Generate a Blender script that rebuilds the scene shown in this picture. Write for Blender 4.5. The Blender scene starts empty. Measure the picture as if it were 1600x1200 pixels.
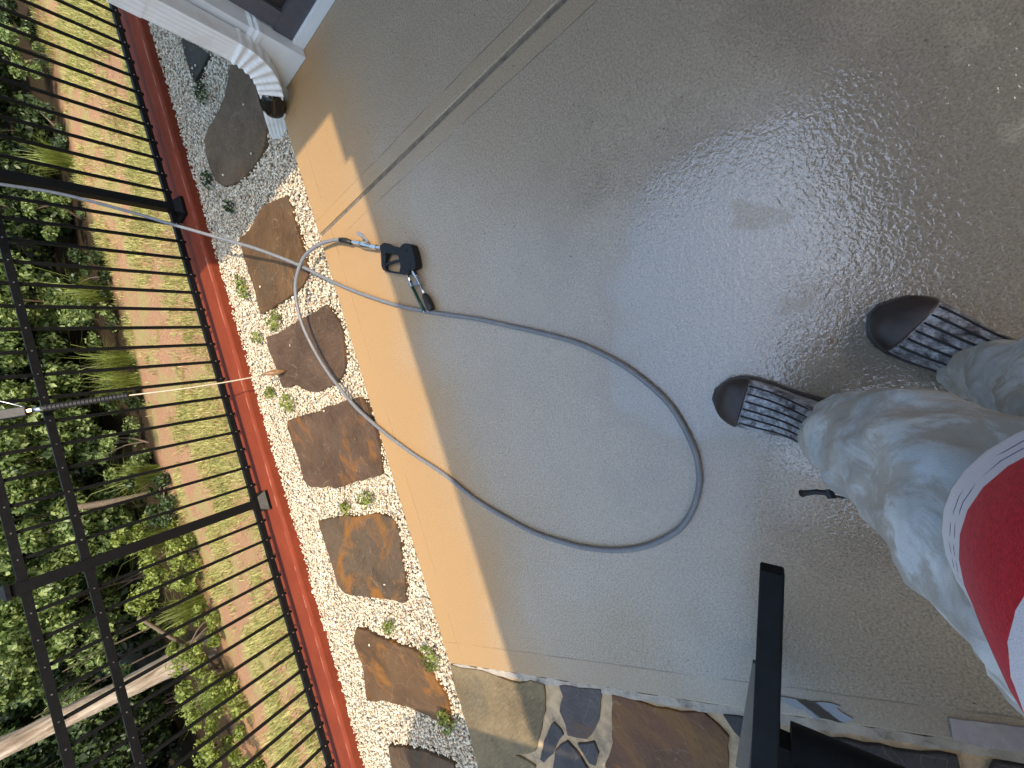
import bpy, bmesh, math, random
import numpy as np
from mathutils import Vector, Matrix

random.seed(7)
rng = np.random.default_rng(11)
R = math.radians
scene = bpy.context.scene
C = scene.collection

# ------------------------------------------------------------------ camera
cam_d = bpy.data.cameras.new('camera')
cam = bpy.data.objects.new('camera', cam_d)
C.objects.link(cam)
cam_d.sensor_fit = 'HORIZONTAL'
cam_d.sensor_width = 36.0
cam_d.lens = 606.0 / 1600.0 * 36.0
cam_d.clip_start = 0.02
cam_d.clip_end = 500.0
RW = ((-0.30597474, -0.95091970, 0.04616480),
      (-0.78264120, 0.27884605, 0.55652281),
      (-0.54208138, 0.13415145, -0.82954877))
cam.matrix_world = Matrix(((RW[0][0], -RW[0][1], -RW[0][2], 0.0),
                           (RW[1][0], -RW[1][1], -RW[1][2], 0.0),
                           (RW[2][0], -RW[2][1], -RW[2][2], 1.2),
                           (0, 0, 0, 1)))
scene.camera = cam

# ------------------------------------------------------------------ sky, sun, exposure
LIGHT = Vector((-0.02, 0.72, -1.0)).normalized()
SUN_EL = math.asin(-LIGHT.z)
SUN_AZ = math.atan2(-LIGHT.x, -LIGHT.y)
world = bpy.data.worlds.new('World')
scene.world = world
world.use_nodes = True
wn = world.node_tree.nodes
wl = world.node_tree.links
wn.clear()
sky = wn.new('ShaderNodeTexSky')
sky.sky_type = 'NISHITA'
sky.sun_disc = False
sky.sun_elevation = SUN_EL
sky.sun_rotation = SUN_AZ
sky.air_density = 2.0
sky.dust_density = 3.0
sky.ozone_density = 3.6
bg = wn.new('ShaderNodeBackground')
bg.inputs['Strength'].default_value = 0.15
wo = wn.new('ShaderNodeOutputWorld')
wl.new(sky.outputs[0], bg.inputs[0])
wl.new(bg.outputs[0], wo.inputs[0])

sun_d = bpy.data.lights.new('sun', 'SUN')
sun_d.energy = 2.0
sun_d.angle = R(0.55)
sun_d.color = (1.0, 0.85, 0.63)
sun = bpy.data.objects.new('sun', sun_d)
C.objects.link(sun)
sun.rotation_euler = LIGHT.to_track_quat('-Z', 'Y').to_euler()

vs = scene.view_settings
vs.view_transform = 'Standard'
vs.look = 'None'
vs.exposure = 1.35
vs.gamma = 1.0
vs.use_curve_mapping = False
scene.cycles.max_bounces = 8
scene.cycles.transparent_max_bounces = 8

# ------------------------------------------------------------------ object helpers
def props(o, label=None, cat=None, group=None, kind=None):
    if label: o['label'] = label
    if cat: o['category'] = cat
    if group: o['group'] = group
    if kind: o['kind'] = kind
    return o

def empty(name, loc=(0, 0, 0), label=None, cat=None, group=None, rotz=0.0):
    o = bpy.data.objects.new(name, None)
    o.empty_display_size = 0.05
    C.objects.link(o)
    o.location = loc
    o.rotation_euler = (0, 0, rotz)
    return props(o, label, cat, group)

def link_mesh(name, me, mat=None, parent=None, smooth=False):
    o = bpy.data.objects.new(name, me)
    C.objects.link(o)
    if mat is not None:
        for m in (mat if isinstance(mat, (list, tuple)) else [mat]):
            me.materials.append(m)
    if smooth:
        me.polygons.foreach_set('use_smooth', [True] * len(me.polygons))
    if parent is not None:
        o.parent = parent
        o.matrix_parent_inverse = Matrix.Translation(-Vector(parent.location)) if parent.rotation_euler.z == 0 else \
            (Matrix.Translation(parent.location) @ parent.rotation_euler.to_matrix().to_4x4()).inverted()
    return o

def obj(name, bm, mat=None, parent=None, smooth=False, bevel=0.0, seg=2, recalc=True):
    if recalc:
        bmesh.ops.recalc_face_normals(bm, faces=bm.faces)
    if bevel > 0:
        ed = [e for e in bm.edges if len(e.link_faces) == 2 and e.calc_face_angle(0) > R(25)]
        bmesh.ops.bevel(bm, geom=ed, offset=bevel, segments=seg, affect='EDGES', profile=0.6)
    me = bpy.data.meshes.new(name)
    bm.to_mesh(me)
    bm.free()
    return link_mesh(name, me, mat, parent, smooth)

def BM():
    return bmesh.new()

def box(bm, x0, x1, y0, y1, z0, z1, M=None):
    vs_ = [bm.verts.new((x, y, z)) for z in (z0, z1) for y in (y0, y1) for x in (x0, x1)]
    for f in ((0, 1, 3, 2), (4, 6, 7, 5), (0, 4, 5, 1), (2, 3, 7, 6), (0, 2, 6, 4), (1, 5, 7, 3)):
        bm.faces.new([vs_[i] for i in f])
    if M is not None:
        bmesh.ops.transform(bm, matrix=M, verts=vs_)
    return vs_

def beam(bm, a, b, w, h, up=(0, 0, 1), w2=None):
    """rectangular bar from a to b, w across, h along 'up'"""
    a, b = Vector(a), Vector(b)
    d = (b - a).normalized()
    s = d.cross(Vector(up)).normalized()
    u = s.cross(d).normalized()
    w2 = w if w2 is None else w2
    q = []
    for p, ww in ((a, w), (b, w2)):
        for sx, sy in ((-1, -1), (1, -1), (1, 1), (-1, 1)):
            q.append(bm.verts.new(p + s * sx * ww / 2 + u * sy * h / 2))
    for f in ((3, 2, 1, 0), (4, 5, 6, 7), (0, 1, 5, 4), (1, 2, 6, 5), (2, 3, 7, 6), (3, 0, 4, 7)):
        bm.faces.new([q[i] for i in f])

def prism(bm, poly, z0, z1):
    lo = [bm.verts.new((p[0], p[1], z0)) for p in poly]
    hi = [bm.verts.new((p[0], p[1], z1)) for p in poly]
    n = len(poly)
    bm.faces.new(hi)
    bm.faces.new(lo[::-1])
    for i in range(n):
        bm.faces.new((lo[i], lo[(i + 1) % n], hi[(i + 1) % n], hi[i]))

def catmull(pts, n=6):
    P = [Vector(p) for p in pts]
    P = [2 * P[0] - P[1]] + P + [2 * P[-1] - P[-2]]
    out = []
    for i in range(1, len(P) - 2):
        p0, p1, p2, p3 = P[i - 1:i + 3]
        for k in range(n):
            t = k / n
            out.append(0.5 * ((2 * p1) + (p2 - p0) * t + (2 * p0 - 5 * p1 + 4 * p2 - p3) * t * t + (3 * p1 - p0 - 3 * p2 + p3) * t ** 3))
    out.append(P[-2])
    return out

def tube(bm, pts, rad, seg=10, caps=True):
    P = [Vector(p) for p in pts]
    n = len(P)
    rads = rad if isinstance(rad, (list, tuple)) else [rad] * n
    rings = []
    ref = Vector((0, 0, 1))
    for i in range(n):
        d = (P[min(i + 1, n - 1)] - P[max(i - 1, 0)])
        if d.length < 1e-9: d = Vector((0, 0, 1))
        d.normalize()
        if abs(d.dot(ref)) > 0.97:
            ref = Vector((1, 0, 0)) if abs(d.x) < 0.9 else Vector((0, 1, 0))
        s = d.cross(ref).normalized()
        u = s.cross(d).normalized()
        ref = u
        rings.append([bm.verts.new(P[i] + (s * math.cos(2 * math.pi * k / seg) + u * math.sin(2 * math.pi * k / seg)) * rads[i]) for k in range(seg)])
    for i in range(n - 1):
        for k in range(seg):
            bm.faces.new((rings[i][k], rings[i][(k + 1) % seg], rings[i + 1][(k + 1) % seg], rings[i + 1][k]))
    if caps:
        bm.faces.new(rings[0][::-1])
        bm.faces.new(rings[-1])
    return rings

def loft(bm, rings, cap0=True, cap1=True):
    V = [[bm.verts.new(p) for p in r] for r in rings]
    n = len(V[0])
    for i in range(len(V) - 1):
        for k in range(n):
            bm.faces.new((V[i][k], V[i][(k + 1) % n], V[i + 1][(k + 1) % n], V[i + 1][k]))
    if cap0: bm.faces.new(V[0][::-1])
    if cap1: bm.faces.new(V[-1])
    return V

def raw_mesh(name, verts, loops, per, smooth=False):
    """fast mesh from numpy arrays; every face has 'per' corners"""
    me = bpy.data.meshes.new(name)
    nv, nf = len(verts), len(loops) // per
    me.vertices.add(nv)
    me.vertices.foreach_set('co', np.ascontiguousarray(verts, dtype=np.float32).ravel())
    me.loops.add(nf * per)
    me.loops.foreach_set('vertex_index', np.ascontiguousarray(loops, dtype=np.int32))
    me.polygons.add(nf)
    me.polygons.foreach_set('loop_start', np.arange(0, nf * per, per, dtype=np.int32))
    me.polygons.foreach_set('loop_total', np.full(nf, per, dtype=np.int32))
    if smooth:
        me.polygons.foreach_set('use_smooth', np.ones(nf, dtype=bool))
    me.update(calc_edges=True)
    return me

def copy_tree(o, parent=None):
    c = o.copy()
    C.objects.link(c)
    if parent is not None:
        c.parent = parent
    for ch in list(o.children):
        copy_tree(ch, c)
    return c

def inside(poly, x, y):
    poly = np.asarray(poly)
    r = np.zeros(x.shape, bool)
    j = len(poly) - 1
    for i in range(len(poly)):
        xi, yi = poly[i]; xj, yj = poly[j]
        cond = ((yi > y) != (yj > y)) & (x < (xj - xi) * (y - yi) / (yj - yi + 1e-12) + xi)
        r ^= cond
        j = i
    return r

def rough_outline(poly, step=0.03, amp=0.006, seed=0):
    rr = random.Random(seed)
    out = []
    n = len(poly)
    for i in range(n):
        a, b = Vector(poly[i]), Vector(poly[(i + 1) % n])
        L = (b - a).length
        k = max(1, int(L / step))
        nn = Vector((-(b - a).y, (b - a).x)).normalized() if L > 1e-6 else Vector((0, 0))
        for q in range(k):
            t = q / k
            p = a.lerp(b, t) + nn * rr.uniform(-amp, amp)
            out.append((p.x, p.y))
    return out

# ------------------------------------------------------------------ material helpers
class NT:
    def __init__(s, name):
        s.m = bpy.data.materials.new(name)
        s.m.use_nodes = True
        s.t = s.m.node_tree
        s.t.nodes.clear()
        s.out = s.n('ShaderNodeOutputMaterial')
        s.b = s.n('ShaderNodeBsdfPrincipled')
        s.l(s.b.outputs[0], s.out.inputs['Surface'])
    def n(s, ty, **kw):
        x = s.t.nodes.new(ty)
        for k, v in kw.items(): setattr(x, k, v)
        return x
    def l(s, a, b): s.t.links.new(a, b)
    def put(s, sock, v):
        if hasattr(v, 'is_output'): s.l(v, sock)
        else: sock.default_value = v if not (isinstance(v, tuple) and len(v) == 3 and sock.type == 'RGBA') else (*v, 1.0)
    def co(s, kind='Object'):
        return s.n('ShaderNodeTexCoord').outputs[kind]
    def scale(s, v, xyz):
        m = s.n('ShaderNodeMapping'); s.l(v, m.inputs[0]); m.inputs['Scale'].default_value = xyz
        return m.outputs[0]
    def noise(s, v, sc, det=4.0, rough=0.55, dist=0.0):
        x = s.n('ShaderNodeTexNoise'); s.l(v, x.inputs['Vector'])
        x.inputs['Scale'].default_value = sc; x.inputs['Detail'].default_value = det
        x.inputs['Roughness'].default_value = rough; x.inputs['Distortion'].default_value = dist
        return x.outputs['Fac']
    def voro(s, v, sc, feature='F1', out='Distance', rnd=1.0):
        x = s.n('ShaderNodeTexVoronoi', feature=feature); s.l(v, x.inputs['Vector'])
        x.inputs['Scale'].default_value = sc; x.inputs['Randomness'].default_value = rnd
        return x.outputs[out]
    def ramp(s, f, stops):
        r = s.n('ShaderNodeValToRGB'); s.l(f, r.inputs[0])
        e = r.color_ramp.elements
        while len(e) < len(stops): e.new(0.5)
        for el, (p, c) in zip(e, stops):
            el.position = p
            el.color = (c, c, c, 1) if isinstance(c, (int, float)) else (*c, 1)
        return r.outputs[0]
    def step(s, f, a, b):
        r = s.n('ShaderNodeMapRange', interpolation_type='SMOOTHSTEP'); s.put(r.inputs['Value'], f)
        r.inputs['From Min'].default_value = a; r.inputs['From Max'].default_value = b
        return r.outputs[0]
    def math(s, op, a, b=0.0, c=None):
        x = s.n('ShaderNodeMath', operation=op); s.put(x.inputs[0], a); s.put(x.inputs[1], b)
        if c is not None: s.put(x.inputs[2], c)
        return x.outputs[0]
    def mix(s, f, a, b, mode='MIX'):
        x = s.n('ShaderNodeMix', data_type='RGBA', blend_type=mode)
        s.put(x.inputs[0], f); s.put(x.inputs[6], a); s.put(x.inputs[7], b)
        return x.outputs[2]
    def mixf(s, f, a, b):
        x = s.n('ShaderNodeMix', data_type='FLOAT'); s.put(x.inputs[0], f); s.put(x.inputs[2], a); s.put(x.inputs[3], b)
        return x.outputs[0]
    def bump(s, h, dist=0.002, strength=1.0, normal=None):
        x = s.n('ShaderNodeBump'); s.l(h, x.inputs['Height'])
        s.put(x.inputs['Strength'], strength); x.inputs['Distance'].default_value = dist
        if normal is not None: s.l(normal, x.inputs['Normal'])
        return x.outputs[0]
    def sep(s, v):
        x = s.n('ShaderNodeSeparateXYZ'); s.l(v, x.inputs[0]); return x.outputs
    def set(s, **kw):
        for k, v in kw.items():
            s.put(s.b.inputs[k.replace('_', ' ')], v)
        return s

def plain(name, col, rough=0.5, metal=0.0, spec=0.5, var=0.12, sc=40.0, bump=0.0, bsc=200.0, dirt=None, dirt_sc=6.0):
    t = NT(name)
    v = t.co()
    f = t.noise(v, sc, 5)
    dk = tuple(c * (1 - var) for c in col)
    lt = tuple(min(1, c * (1 + var)) for c in col)
    c = t.ramp(f, [(0.3, dk), (0.7, lt)])
    if dirt:
        c = t.mix(t.step(t.noise(v, dirt_sc, 6, 0.65), 0.52, 0.72), c, dirt)
    t.set(Base_Color=c, Metallic=metal, Specular_IOR_Level=spec,
          Roughness=t.mixf(t.noise(v, sc * 0.7, 3), max(0.02, rough - 0.08), min(1, rough + 0.08)))
    if bump: t.set(Normal=t.bump(t.noise(v, bsc, 3), bump))
    return t.m

# patio concrete: sand finish, tooled smooth bands, wet film where the work is going on
def concrete_mat():
    t = NT('sand_finished_concrete')
    v = t.co()
    X, Y, Z = t.sep(v)
    fine = t.noise(v, 170, 3, 0.75)
    mid = t.noise(v, 34, 4, 0.6)
    big = t.noise(v, 1.7, 5, 0.6)
    col = t.ramp(fine, [(0.33, (0.18, 0.138, 0.092)), (0.5, (0.345, 0.275, 0.190)), (0.67, (0.46, 0.38, 0.275))])
    col = t.mix(t.math('MULTIPLY', t.step(big, 0.42, 0.70), 0.30), col, (0.26, 0.20, 0.135), 'MIX')
    col = t.mix(t.math('MULTIPLY', t.step(mid, 0.5, 0.8), 0.25), col, (0.43, 0.34, 0.235))
    pit = t.step(t.voro(v, 42), 0.16, 0.06)
    pit = t.math('MULTIPLY', pit, t.step(t.noise(v, 9, 2), 0.56, 0.66))
    col = t.mix(t.math('MULTIPLY', pit, 0.75), col, (0.06, 0.045, 0.03))
    spk = t.math('MULTIPLY', t.step(t.voro(v, 95), 0.20, 0.08), t.step(t.voro(v, 95, out='Color'), 0.62, 0.70))
    col = t.mix(t.math('MULTIPLY', spk, 0.6), col, (0.10, 0.075, 0.05))
    spl = t.math('MULTIPLY', t.step(t.voro(t.scale(v, (1, 1, 1.7)), 78), 0.18, 0.06), t.step(t.voro(t.scale(v, (1, 1, 1.7)), 78, out='Color'), 0.66, 0.72))
    col = t.mix(t.math('MULTIPLY', spl, 0.5), col, (0.62, 0.54, 0.42))
    # tooled bands (joint, outer edge, left edge)
    wob = t.math('MULTIPLY', t.math('SUBTRACT', t.noise(v, 3.0, 2), 0.5), 0.02)
    dj = t.math('ABSOLUTE', t.math('SUBTRACT', t.math('ADD', X, wob), 1.10))
    bj = t.step(dj, 0.080, 0.072)
    be = t.step(t.math('ADD', Y, wob), 1.545, 1.553)
    bl = t.step(t.math('ADD', X, wob), -0.985, -0.995)
    band = t.math('MAXIMUM', bj, t.math('MAXIMUM', be, bl))
    col = t.mix(t.math('MULTIPLY', band, 0.35), col, (0.34, 0.24, 0.135))
    line = t.math('MAXIMUM', t.step(t.math('ABSOLUTE', t.math('SUBTRACT', dj, 0.078)), 0.0035, 0.0012),
                  t.math('MAXIMUM', t.step(t.math('ABSOLUTE', t.math('SUBTRACT', t.math('ADD', Y, wob), 1.548)), 0.0035, 0.001),
                         t.step(t.math('ABSOLUTE', t.math('SUBTRACT', t.math('ADD', X, wob), -0.989)), 0.0035, 0.001)))
    line = t.math('MULTIPLY', line, t.step(t.noise(v, 5, 2), 0.38, 0.55))
    col = t.mix(t.math('MULTIPLY', line, 0.45), col, (0.14, 0.10, 0.06))
    dry_sunlit = t.step(t.math('ADD', Y, t.math('MULTIPLY', t.math('SUBTRACT', t.noise(v, 2.2, 4), 0.5), 0.45)), 0.95, 1.42)  # outer band: drier surface, plus the sunlight's orange put into its colour
    col = t.mix(t.math('MULTIPLY', dry_sunlit, 0.85), col, t.mix(fine, (0.30, 0.165, 0.058), (0.47, 0.275, 0.105)))
    # wet film: thickest round the boots, thinning outwards in lobes
    dx = t.math('SUBTRACT', X, 0.02); dy = t.math('SUBTRACT', Y, -0.25)
    dist = t.math('SQRT', t.math('ADD', t.math('MULTIPLY', dx, dx), t.math('MULTIPLY', t.math('MULTIPLY', dy, dy), 0.8)))
    lob = t.math('MULTIPLY', t.math('SUBTRACT', t.noise(v, 2.6, 4, 0.6), 0.5), 1.1)
    wet = t.step(t.math('ADD', dist, lob), 0.78, 0.50)
    damp = t.step(t.math('ADD', dist, t.math('MULTIPLY', lob, 1.4)), 1.9, 0.7)
    drythin = t.step(t.noise(v, 5.5, 3), 0.72, 0.60)
    wet = t.math('MULTIPLY', wet, drythin)
    col = t.mix(t.math('MULTIPLY', wet, 0.35), col, (0.16, 0.128, 0.09))
    # relief
    grain = t.math('ADD', fine, t.math('MULTIPLY', mid, 0.6))
    gs = t.mixf(band, 1.0, 0.35)
    n1 = t.bump(grain, 0.003, t.math('MULTIPLY', gs, 0.6))
    h2 = t.math('SUBTRACT', t.math('MULTIPLY', line, -1.0), t.math('MULTIPLY', pit, 0.8))
    n1 = t.bump(h2, 0.002, 0.8, n1)
    # radial ripples pushed out from the boots
    rip = t.noise(t.scale(v, (1.0, 1.0, 1.0)), 95, 2, 0.5, 0.6)
    wv = t.n('ShaderNodeTexWave', wave_type='RINGS', rings_direction='SPHERICAL')
    mp = t.n('ShaderNodeMapping'); t.l(v, mp.inputs[0]); mp.inputs['Location'].default_value = (0.25, 0.95, 0)
    t.l(mp.outputs[0], wv.inputs['Vector'])
    wv.inputs['Scale'].default_value = 7.0; wv.inputs['Distortion'].default_value = 7.0
    wv.inputs['Detail'].default_value = 3.0; wv.inputs['Detail Scale'].default_value = 3.0
    ripple = t.math('ADD', rip, t.math('MULTIPLY', wv.outputs['Fac'], 0.10))
    n2 = t.bump(ripple, 0.0035, t.mixf(wet, 0.07, 0.34))
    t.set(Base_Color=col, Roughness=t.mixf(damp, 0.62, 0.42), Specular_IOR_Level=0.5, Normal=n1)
    t.set(Coat_Weight=t.math('MULTIPLY', t.math('MAXIMUM', wet, t.math('MULTIPLY', damp, 0.6)), t.math('SUBTRACT', 1.0, t.math('MULTIPLY', dry_sunlit, 0.9))),
          Coat_Roughness=t.mixf(wet, 0.28, 0.07), Coat_IOR=2.1, Coat_Normal=n2)
    return t.m

def red_paint_mat():
    t = NT('red_masonry_paint')
    v = t.co()
    a = t.noise(v, 3.5, 6, 0.65)
    b = t.noise(t.scale(v, (4, 30, 30)), 1.0, 5)
    col = t.ramp(a, [(0.3, (0.155, 0.029, 0.014)), (0.7, (0.215, 0.043, 0.020))])
    col = t.mix(t.math('MULTIPLY', t.step(b, 0.55, 0.8), 0.4), col, (0.14, 0.028, 0.016))
    X, Y, Z = t.sep(v)
    edge = t.math('MULTIPLY', t.step(t.math('ABSOLUTE', t.math('SUBTRACT', Y, 2.867)), 0.006, 0.002), t.step(t.noise(v, 9, 4), 0.42, 0.58))
    edge = t.math('MULTIPLY', edge, t.step(Z, 0.018, 0.024))
    col = t.mix(t.math('MULTIPLY', edge, 0.6), col, (0.42, 0.19, 0.12))
    sp = t.step(t.voro(v, 60), 0.12, 0.05)
    col = t.mix(t.math('MULTIPLY', t.math('MULTIPLY', sp, t.step(t.noise(v, 8, 2), 0.55, 0.65)), 0.6), col, (0.60, 0.36, 0.26))
    t.set(Base_Color=col, Roughness=0.7, Specular_IOR_Level=0.15, Normal=t.bump(t.math('ADD', t.noise(v, 120, 4), t.math('MULTIPLY', a, 2)), 0.002, 0.6))
    return t.m

def slate_mat(name, base, rust, grey, amount, seed, wet=0.0):
    t = NT(name)
    v0 = t.co()
    mp = t.n('ShaderNodeMapping'); t.l(v0, mp.inputs[0])
    mp.inputs['Location'].default_value = (seed * 3.1, seed * 1.7, seed)
    mp.inputs['Rotation'].default_value = (0, 0, seed * 0.9)
    v = mp.outputs[0]
    a = t.noise(v, 4.2, 6, 0.62, 0.5)
    b = t.noise(t.scale(v, (1, 1.9, 1)), 3.4, 6, 0.6, 0.7)
    d = t.noise(v, 70, 5, 0.72)
    st = t.noise(t.scale(v, (26, 140, 26)), 1.0, 4, 0.65, 0.4)
    col = t.mix(t.step(a, 0.34, 0.66), base, tuple(c * 1.6 for c in base))
    col = t.mix(t.math('MULTIPLY', t.step(b, 0.66 - amount * 0.2, 0.84 - amount * 0.2), 0.92), col, rust)
    col = t.mix(t.math('MULTIPLY', t.step(t.noise(v, 3.1, 5, 0.6), 0.56, 0.70), 0.5), col, grey)
    col = t.mix(t.math('MULTIPLY', t.step(d, 0.48, 0.75), 0.35), col, tuple(min(1, c * 2.2) for c in base))
    col = t.mix(t.math('MULTIPLY', t.step(st, 0.52, 0.72), 0.45), col, tuple(min(1, c * 2.4) for c in base))
    col = t.mix(t.math('MULTIPLY', t.step(st, 0.46, 0.30), 0.5), col, tuple(c * 0.45 for c in base))
    vein = t.step(t.math('ABSOLUTE', t.math('SUBTRACT', t.noise(v, 4, 3, 0.5, 1.0), 0.5)), 0.006, 0.001)
    col = t.mix(t.math('MULTIPLY', vein, 0.14), col, (0.42, 0.33, 0.24))
    h = t.math('ADD', t.math('MULTIPLY', t.math('FLOOR', t.math('MULTIPLY', b, 9)), 0.10), t.math('ADD', t.math('MULTIPLY', a, 0.7), t.math('ADD', t.math('MULTIPLY', d, 0.16), t.math('MULTIPLY', st, 0.12))))
    t.set(Base_Color=col, Roughness=t.mixf(t.noise(v, 12, 4), 0.52 - 0.30 * wet, 0.72 - 0.30 * wet), Specular_IOR_Level=0.16,
          Normal=t.bump(h, 0.008, 0.7))
    return t.m

def pebble_mat():
    t = NT('white_marble_pebbles')
    g = t.n('ShaderNodeNewGeometry')
    r = g.outputs['Random Per Island']
    col = t.ramp(r, [(0.0, (0.26, 0.19, 0.13)), (0.05, (0.40, 0.32, 0.24)), (0.14, (0.58, 0.51, 0.42)), (0.26, (0.54, 0.50, 0.46)),
                     (0.40, (0.70, 0.64, 0.53)), (0.58, (0.76, 0.71, 0.61)), (0.8, (0.80, 0.77, 0.69)), (0.93, (0.66, 0.51, 0.39)), (1.0, (0.54, 0.33, 0.23))])
    v = t.co()
    col = t.mix(t.math('MULTIPLY', t.noise(v, 260, 3), 0.30), col, (0.36, 0.31, 0.24))
    col = t.mix(1.0, col, (0.97, 0.93, 0.83), 'MULTIPLY')
    t.set(Base_Color=col, Roughness=0.55, Specular_IOR_Level=0.4)
    return t.m

def leaf_mat(name, dark, mid, light, trans=0.35, rough=0.42):
    t = NT(name)
    g = t.n('ShaderNodeNewGeometry')
    r = g.outputs['Random Per Island']
    v = t.co()
    f = t.math('ADD', t.math('MULTIPLY', r, 0.6), t.math('MULTIPLY', t.noise(v, 2.3, 3), 0.5))
    col = t.ramp(f, [(0.2, dark), (0.52, mid), (0.86, light)])
    t.set(Base_Color=col, Roughness=rough, Specular_IOR_Level=0.45)
    tr = t.n('ShaderNodeBsdfTranslucent')
    hs = t.n('ShaderNodeHueSaturation'); t.l(col, hs.inputs['Color']); hs.inputs['Value'].default_value = 1.5; hs.inputs['Hue'].default_value = 0.485
    t.l(hs.outputs[0], tr.inputs['Color'])
    ms = t.n('ShaderNodeMixShader'); ms.inputs[0].default_value = trans
    t.l(t.b.outputs[0], ms.inputs[1]); t.l(tr.outputs[0], ms.inputs[2]); t.l(ms.outputs[0], t.out.inputs['Surface'])
    return t.m

def ground_mat():
    t = NT('clay_ground')
    v = t.co()
    X, Y, Z = t.sep(v)
    a = t.noise(v, 2.2, 6, 0.65)
    d = t.noise(v, 55, 5, 0.7)
    clay = t.ramp(d, [(0.3, (0.25, 0.115, 0.055)), (0.7, (0.42, 0.265, 0.165))])
    straw = t.ramp(d, [(0.3, (0.20, 0.16, 0.06)), (0.7, (0.40, 0.33, 0.15))])
    col = t.mix(t.step(a, 0.45, 0.6), clay, straw)
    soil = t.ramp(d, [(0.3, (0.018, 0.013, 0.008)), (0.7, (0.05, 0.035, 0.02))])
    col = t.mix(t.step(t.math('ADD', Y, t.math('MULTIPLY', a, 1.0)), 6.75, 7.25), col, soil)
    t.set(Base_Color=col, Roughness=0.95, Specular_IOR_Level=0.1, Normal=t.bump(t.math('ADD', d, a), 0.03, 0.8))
    return t.m

M = {}
M['concrete'] = concrete_mat()
M['red'] = red_paint_mat()
M['pebble'] = pebble_mat()
M['ground'] = ground_mat()
M['bed'] = plain('gravel_base', (0.46, 0.41, 0.34), 0.9, var=0.5, sc=120, bump=0.006, bsc=160)
M['chair_black'] = plain('matt_black_chair', (0.006, 0.006, 0.0065), 0.6, spec=0.15, var=0.3)
M['chair_side'] = plain('sky_tinted_black_bar', (0.06, 0.07, 0.085), 0.35, var=0.1)  # black bar; the sky's reflection is put into its blue-grey colour
M['black_metal'] = plain('black_powder_coat', (0.005, 0.005, 0.0055), 0.42, spec=0.22, var=0.3, bump=0.0004, bsc=700)
M['screw'] = plain('bright_screw_steel', (0.75, 0.75, 0.76), 0.3, metal=1.0)
M['white'] = plain('white_vinyl_trim', (0.74, 0.76, 0.78), 0.38, var=0.05, sc=9, dirt=(0.60, 0.59, 0.56), dirt_sc=4)
M['white_pipe'] = plain('white_painted_aluminium', (0.78, 0.78, 0.77), 0.42, var=0.04, sc=30, dirt=(0.68, 0.66, 0.63), dirt_sc=9)
M['grey_frame'] = plain('dark_grey_frame', (0.085, 0.085, 0.10), 0.4, var=0.1)
M['screen'] = plain('dark_insect_screen', (0.018, 0.017, 0.018), 0.45, var=0.5, sc=3)
M['black_rubber'] = plain('black_rubber', (0.012, 0.011, 0.011), 0.5, var=0.3, bump=0.0005, bsc=300)
M['gloss_black'] = plain('gloss_black_band', (0.010, 0.007, 0.006), 0.12, var=0.3)
M['hose'] = plain('grey_hose_jacket', (0.175, 0.177, 0.187), 0.42, var=0.10, sc=60, bump=0.0004, bsc=500, dirt=(0.24, 0.22, 0.20), dirt_sc=14)
M['steel'] = plain('stainless_fittings', (0.62, 0.62, 0.62), 0.24, metal=1.0, var=0.2, sc=120)
M['brass'] = plain('worn_brass', (0.55, 0.38, 0.20), 0.32, metal=1.0, var=0.25, sc=120)
M['gun'] = plain('black_gun_plastic', (0.011, 0.0115, 0.0125), 0.45, spec=0.25, var=0.2, bump=0.0005, bsc=500)
M['green_rod'] = plain('green_lance_sleeve', (0.012, 0.05, 0.028), 0.3, var=0.2)
M['rust_tip'] = plain('rusty_brown_tip', (0.24, 0.125, 0.055), 0.5, var=0.35, sc=60, dirt=(0.10, 0.05, 0.03), dirt_sc=40)
M['lance_rod'] = plain('pale_lance_tube', (0.42, 0.35, 0.25), 0.4, metal=0.2, var=0.1, sc=80)
M['soffit'] = plain('grey_soffit', (0.24, 0.245, 0.25), 0.7, var=0.15, sc=3)
M['shingle'] = plain('grey_roof_shingle', (0.12, 0.11, 0.10), 0.9, var=0.3, sc=20)
M['siding'] = plain('pale_house_siding', (0.46, 0.44, 0.40), 0.6, var=0.06, sc=3)
M['mortar'] = plain('tan_mortar', (0.50, 0.35, 0.20), 0.85, var=0.25, sc=25, bump=0.004, bsc=150, dirt=(0.22, 0.17, 0.12), dirt_sc=9)
M['pale_mortar'] = plain('pale_mortar_strip', (0.40, 0.34, 0.27), 0.8, var=0.2, sc=30, bump=0.003, bsc=120, dirt=(0.12, 0.10, 0.08), dirt_sc=12)
M['bark'] = None
M['skin'] = plain('skin', (0.52, 0.30, 0.21), 0.5, var=0.06)
M['hair'] = plain('dark_hair', (0.03, 0.02, 0.015), 0.5, var=0.3)
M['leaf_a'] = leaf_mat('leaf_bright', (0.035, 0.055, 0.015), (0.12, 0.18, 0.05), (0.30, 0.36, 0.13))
M['leaf_b'] = leaf_mat('leaf_dark', (0.010, 0.020, 0.006), (0.032, 0.055, 0.016), (0.095, 0.14, 0.045))  # deep shadow of the wood is put into this darker leaf colour
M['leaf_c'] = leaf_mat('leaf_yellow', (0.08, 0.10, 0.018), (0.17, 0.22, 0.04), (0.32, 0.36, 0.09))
M['grass'] = leaf_mat('lawn_grass', (0.15, 0.17, 0.04), (0.32, 0.33, 0.095), (0.54, 0.48, 0.20), 0.3, 0.6)
M['twig'] = plain('dry_twig', (0.11, 0.08, 0.055), 0.8, var=0.3)

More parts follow.
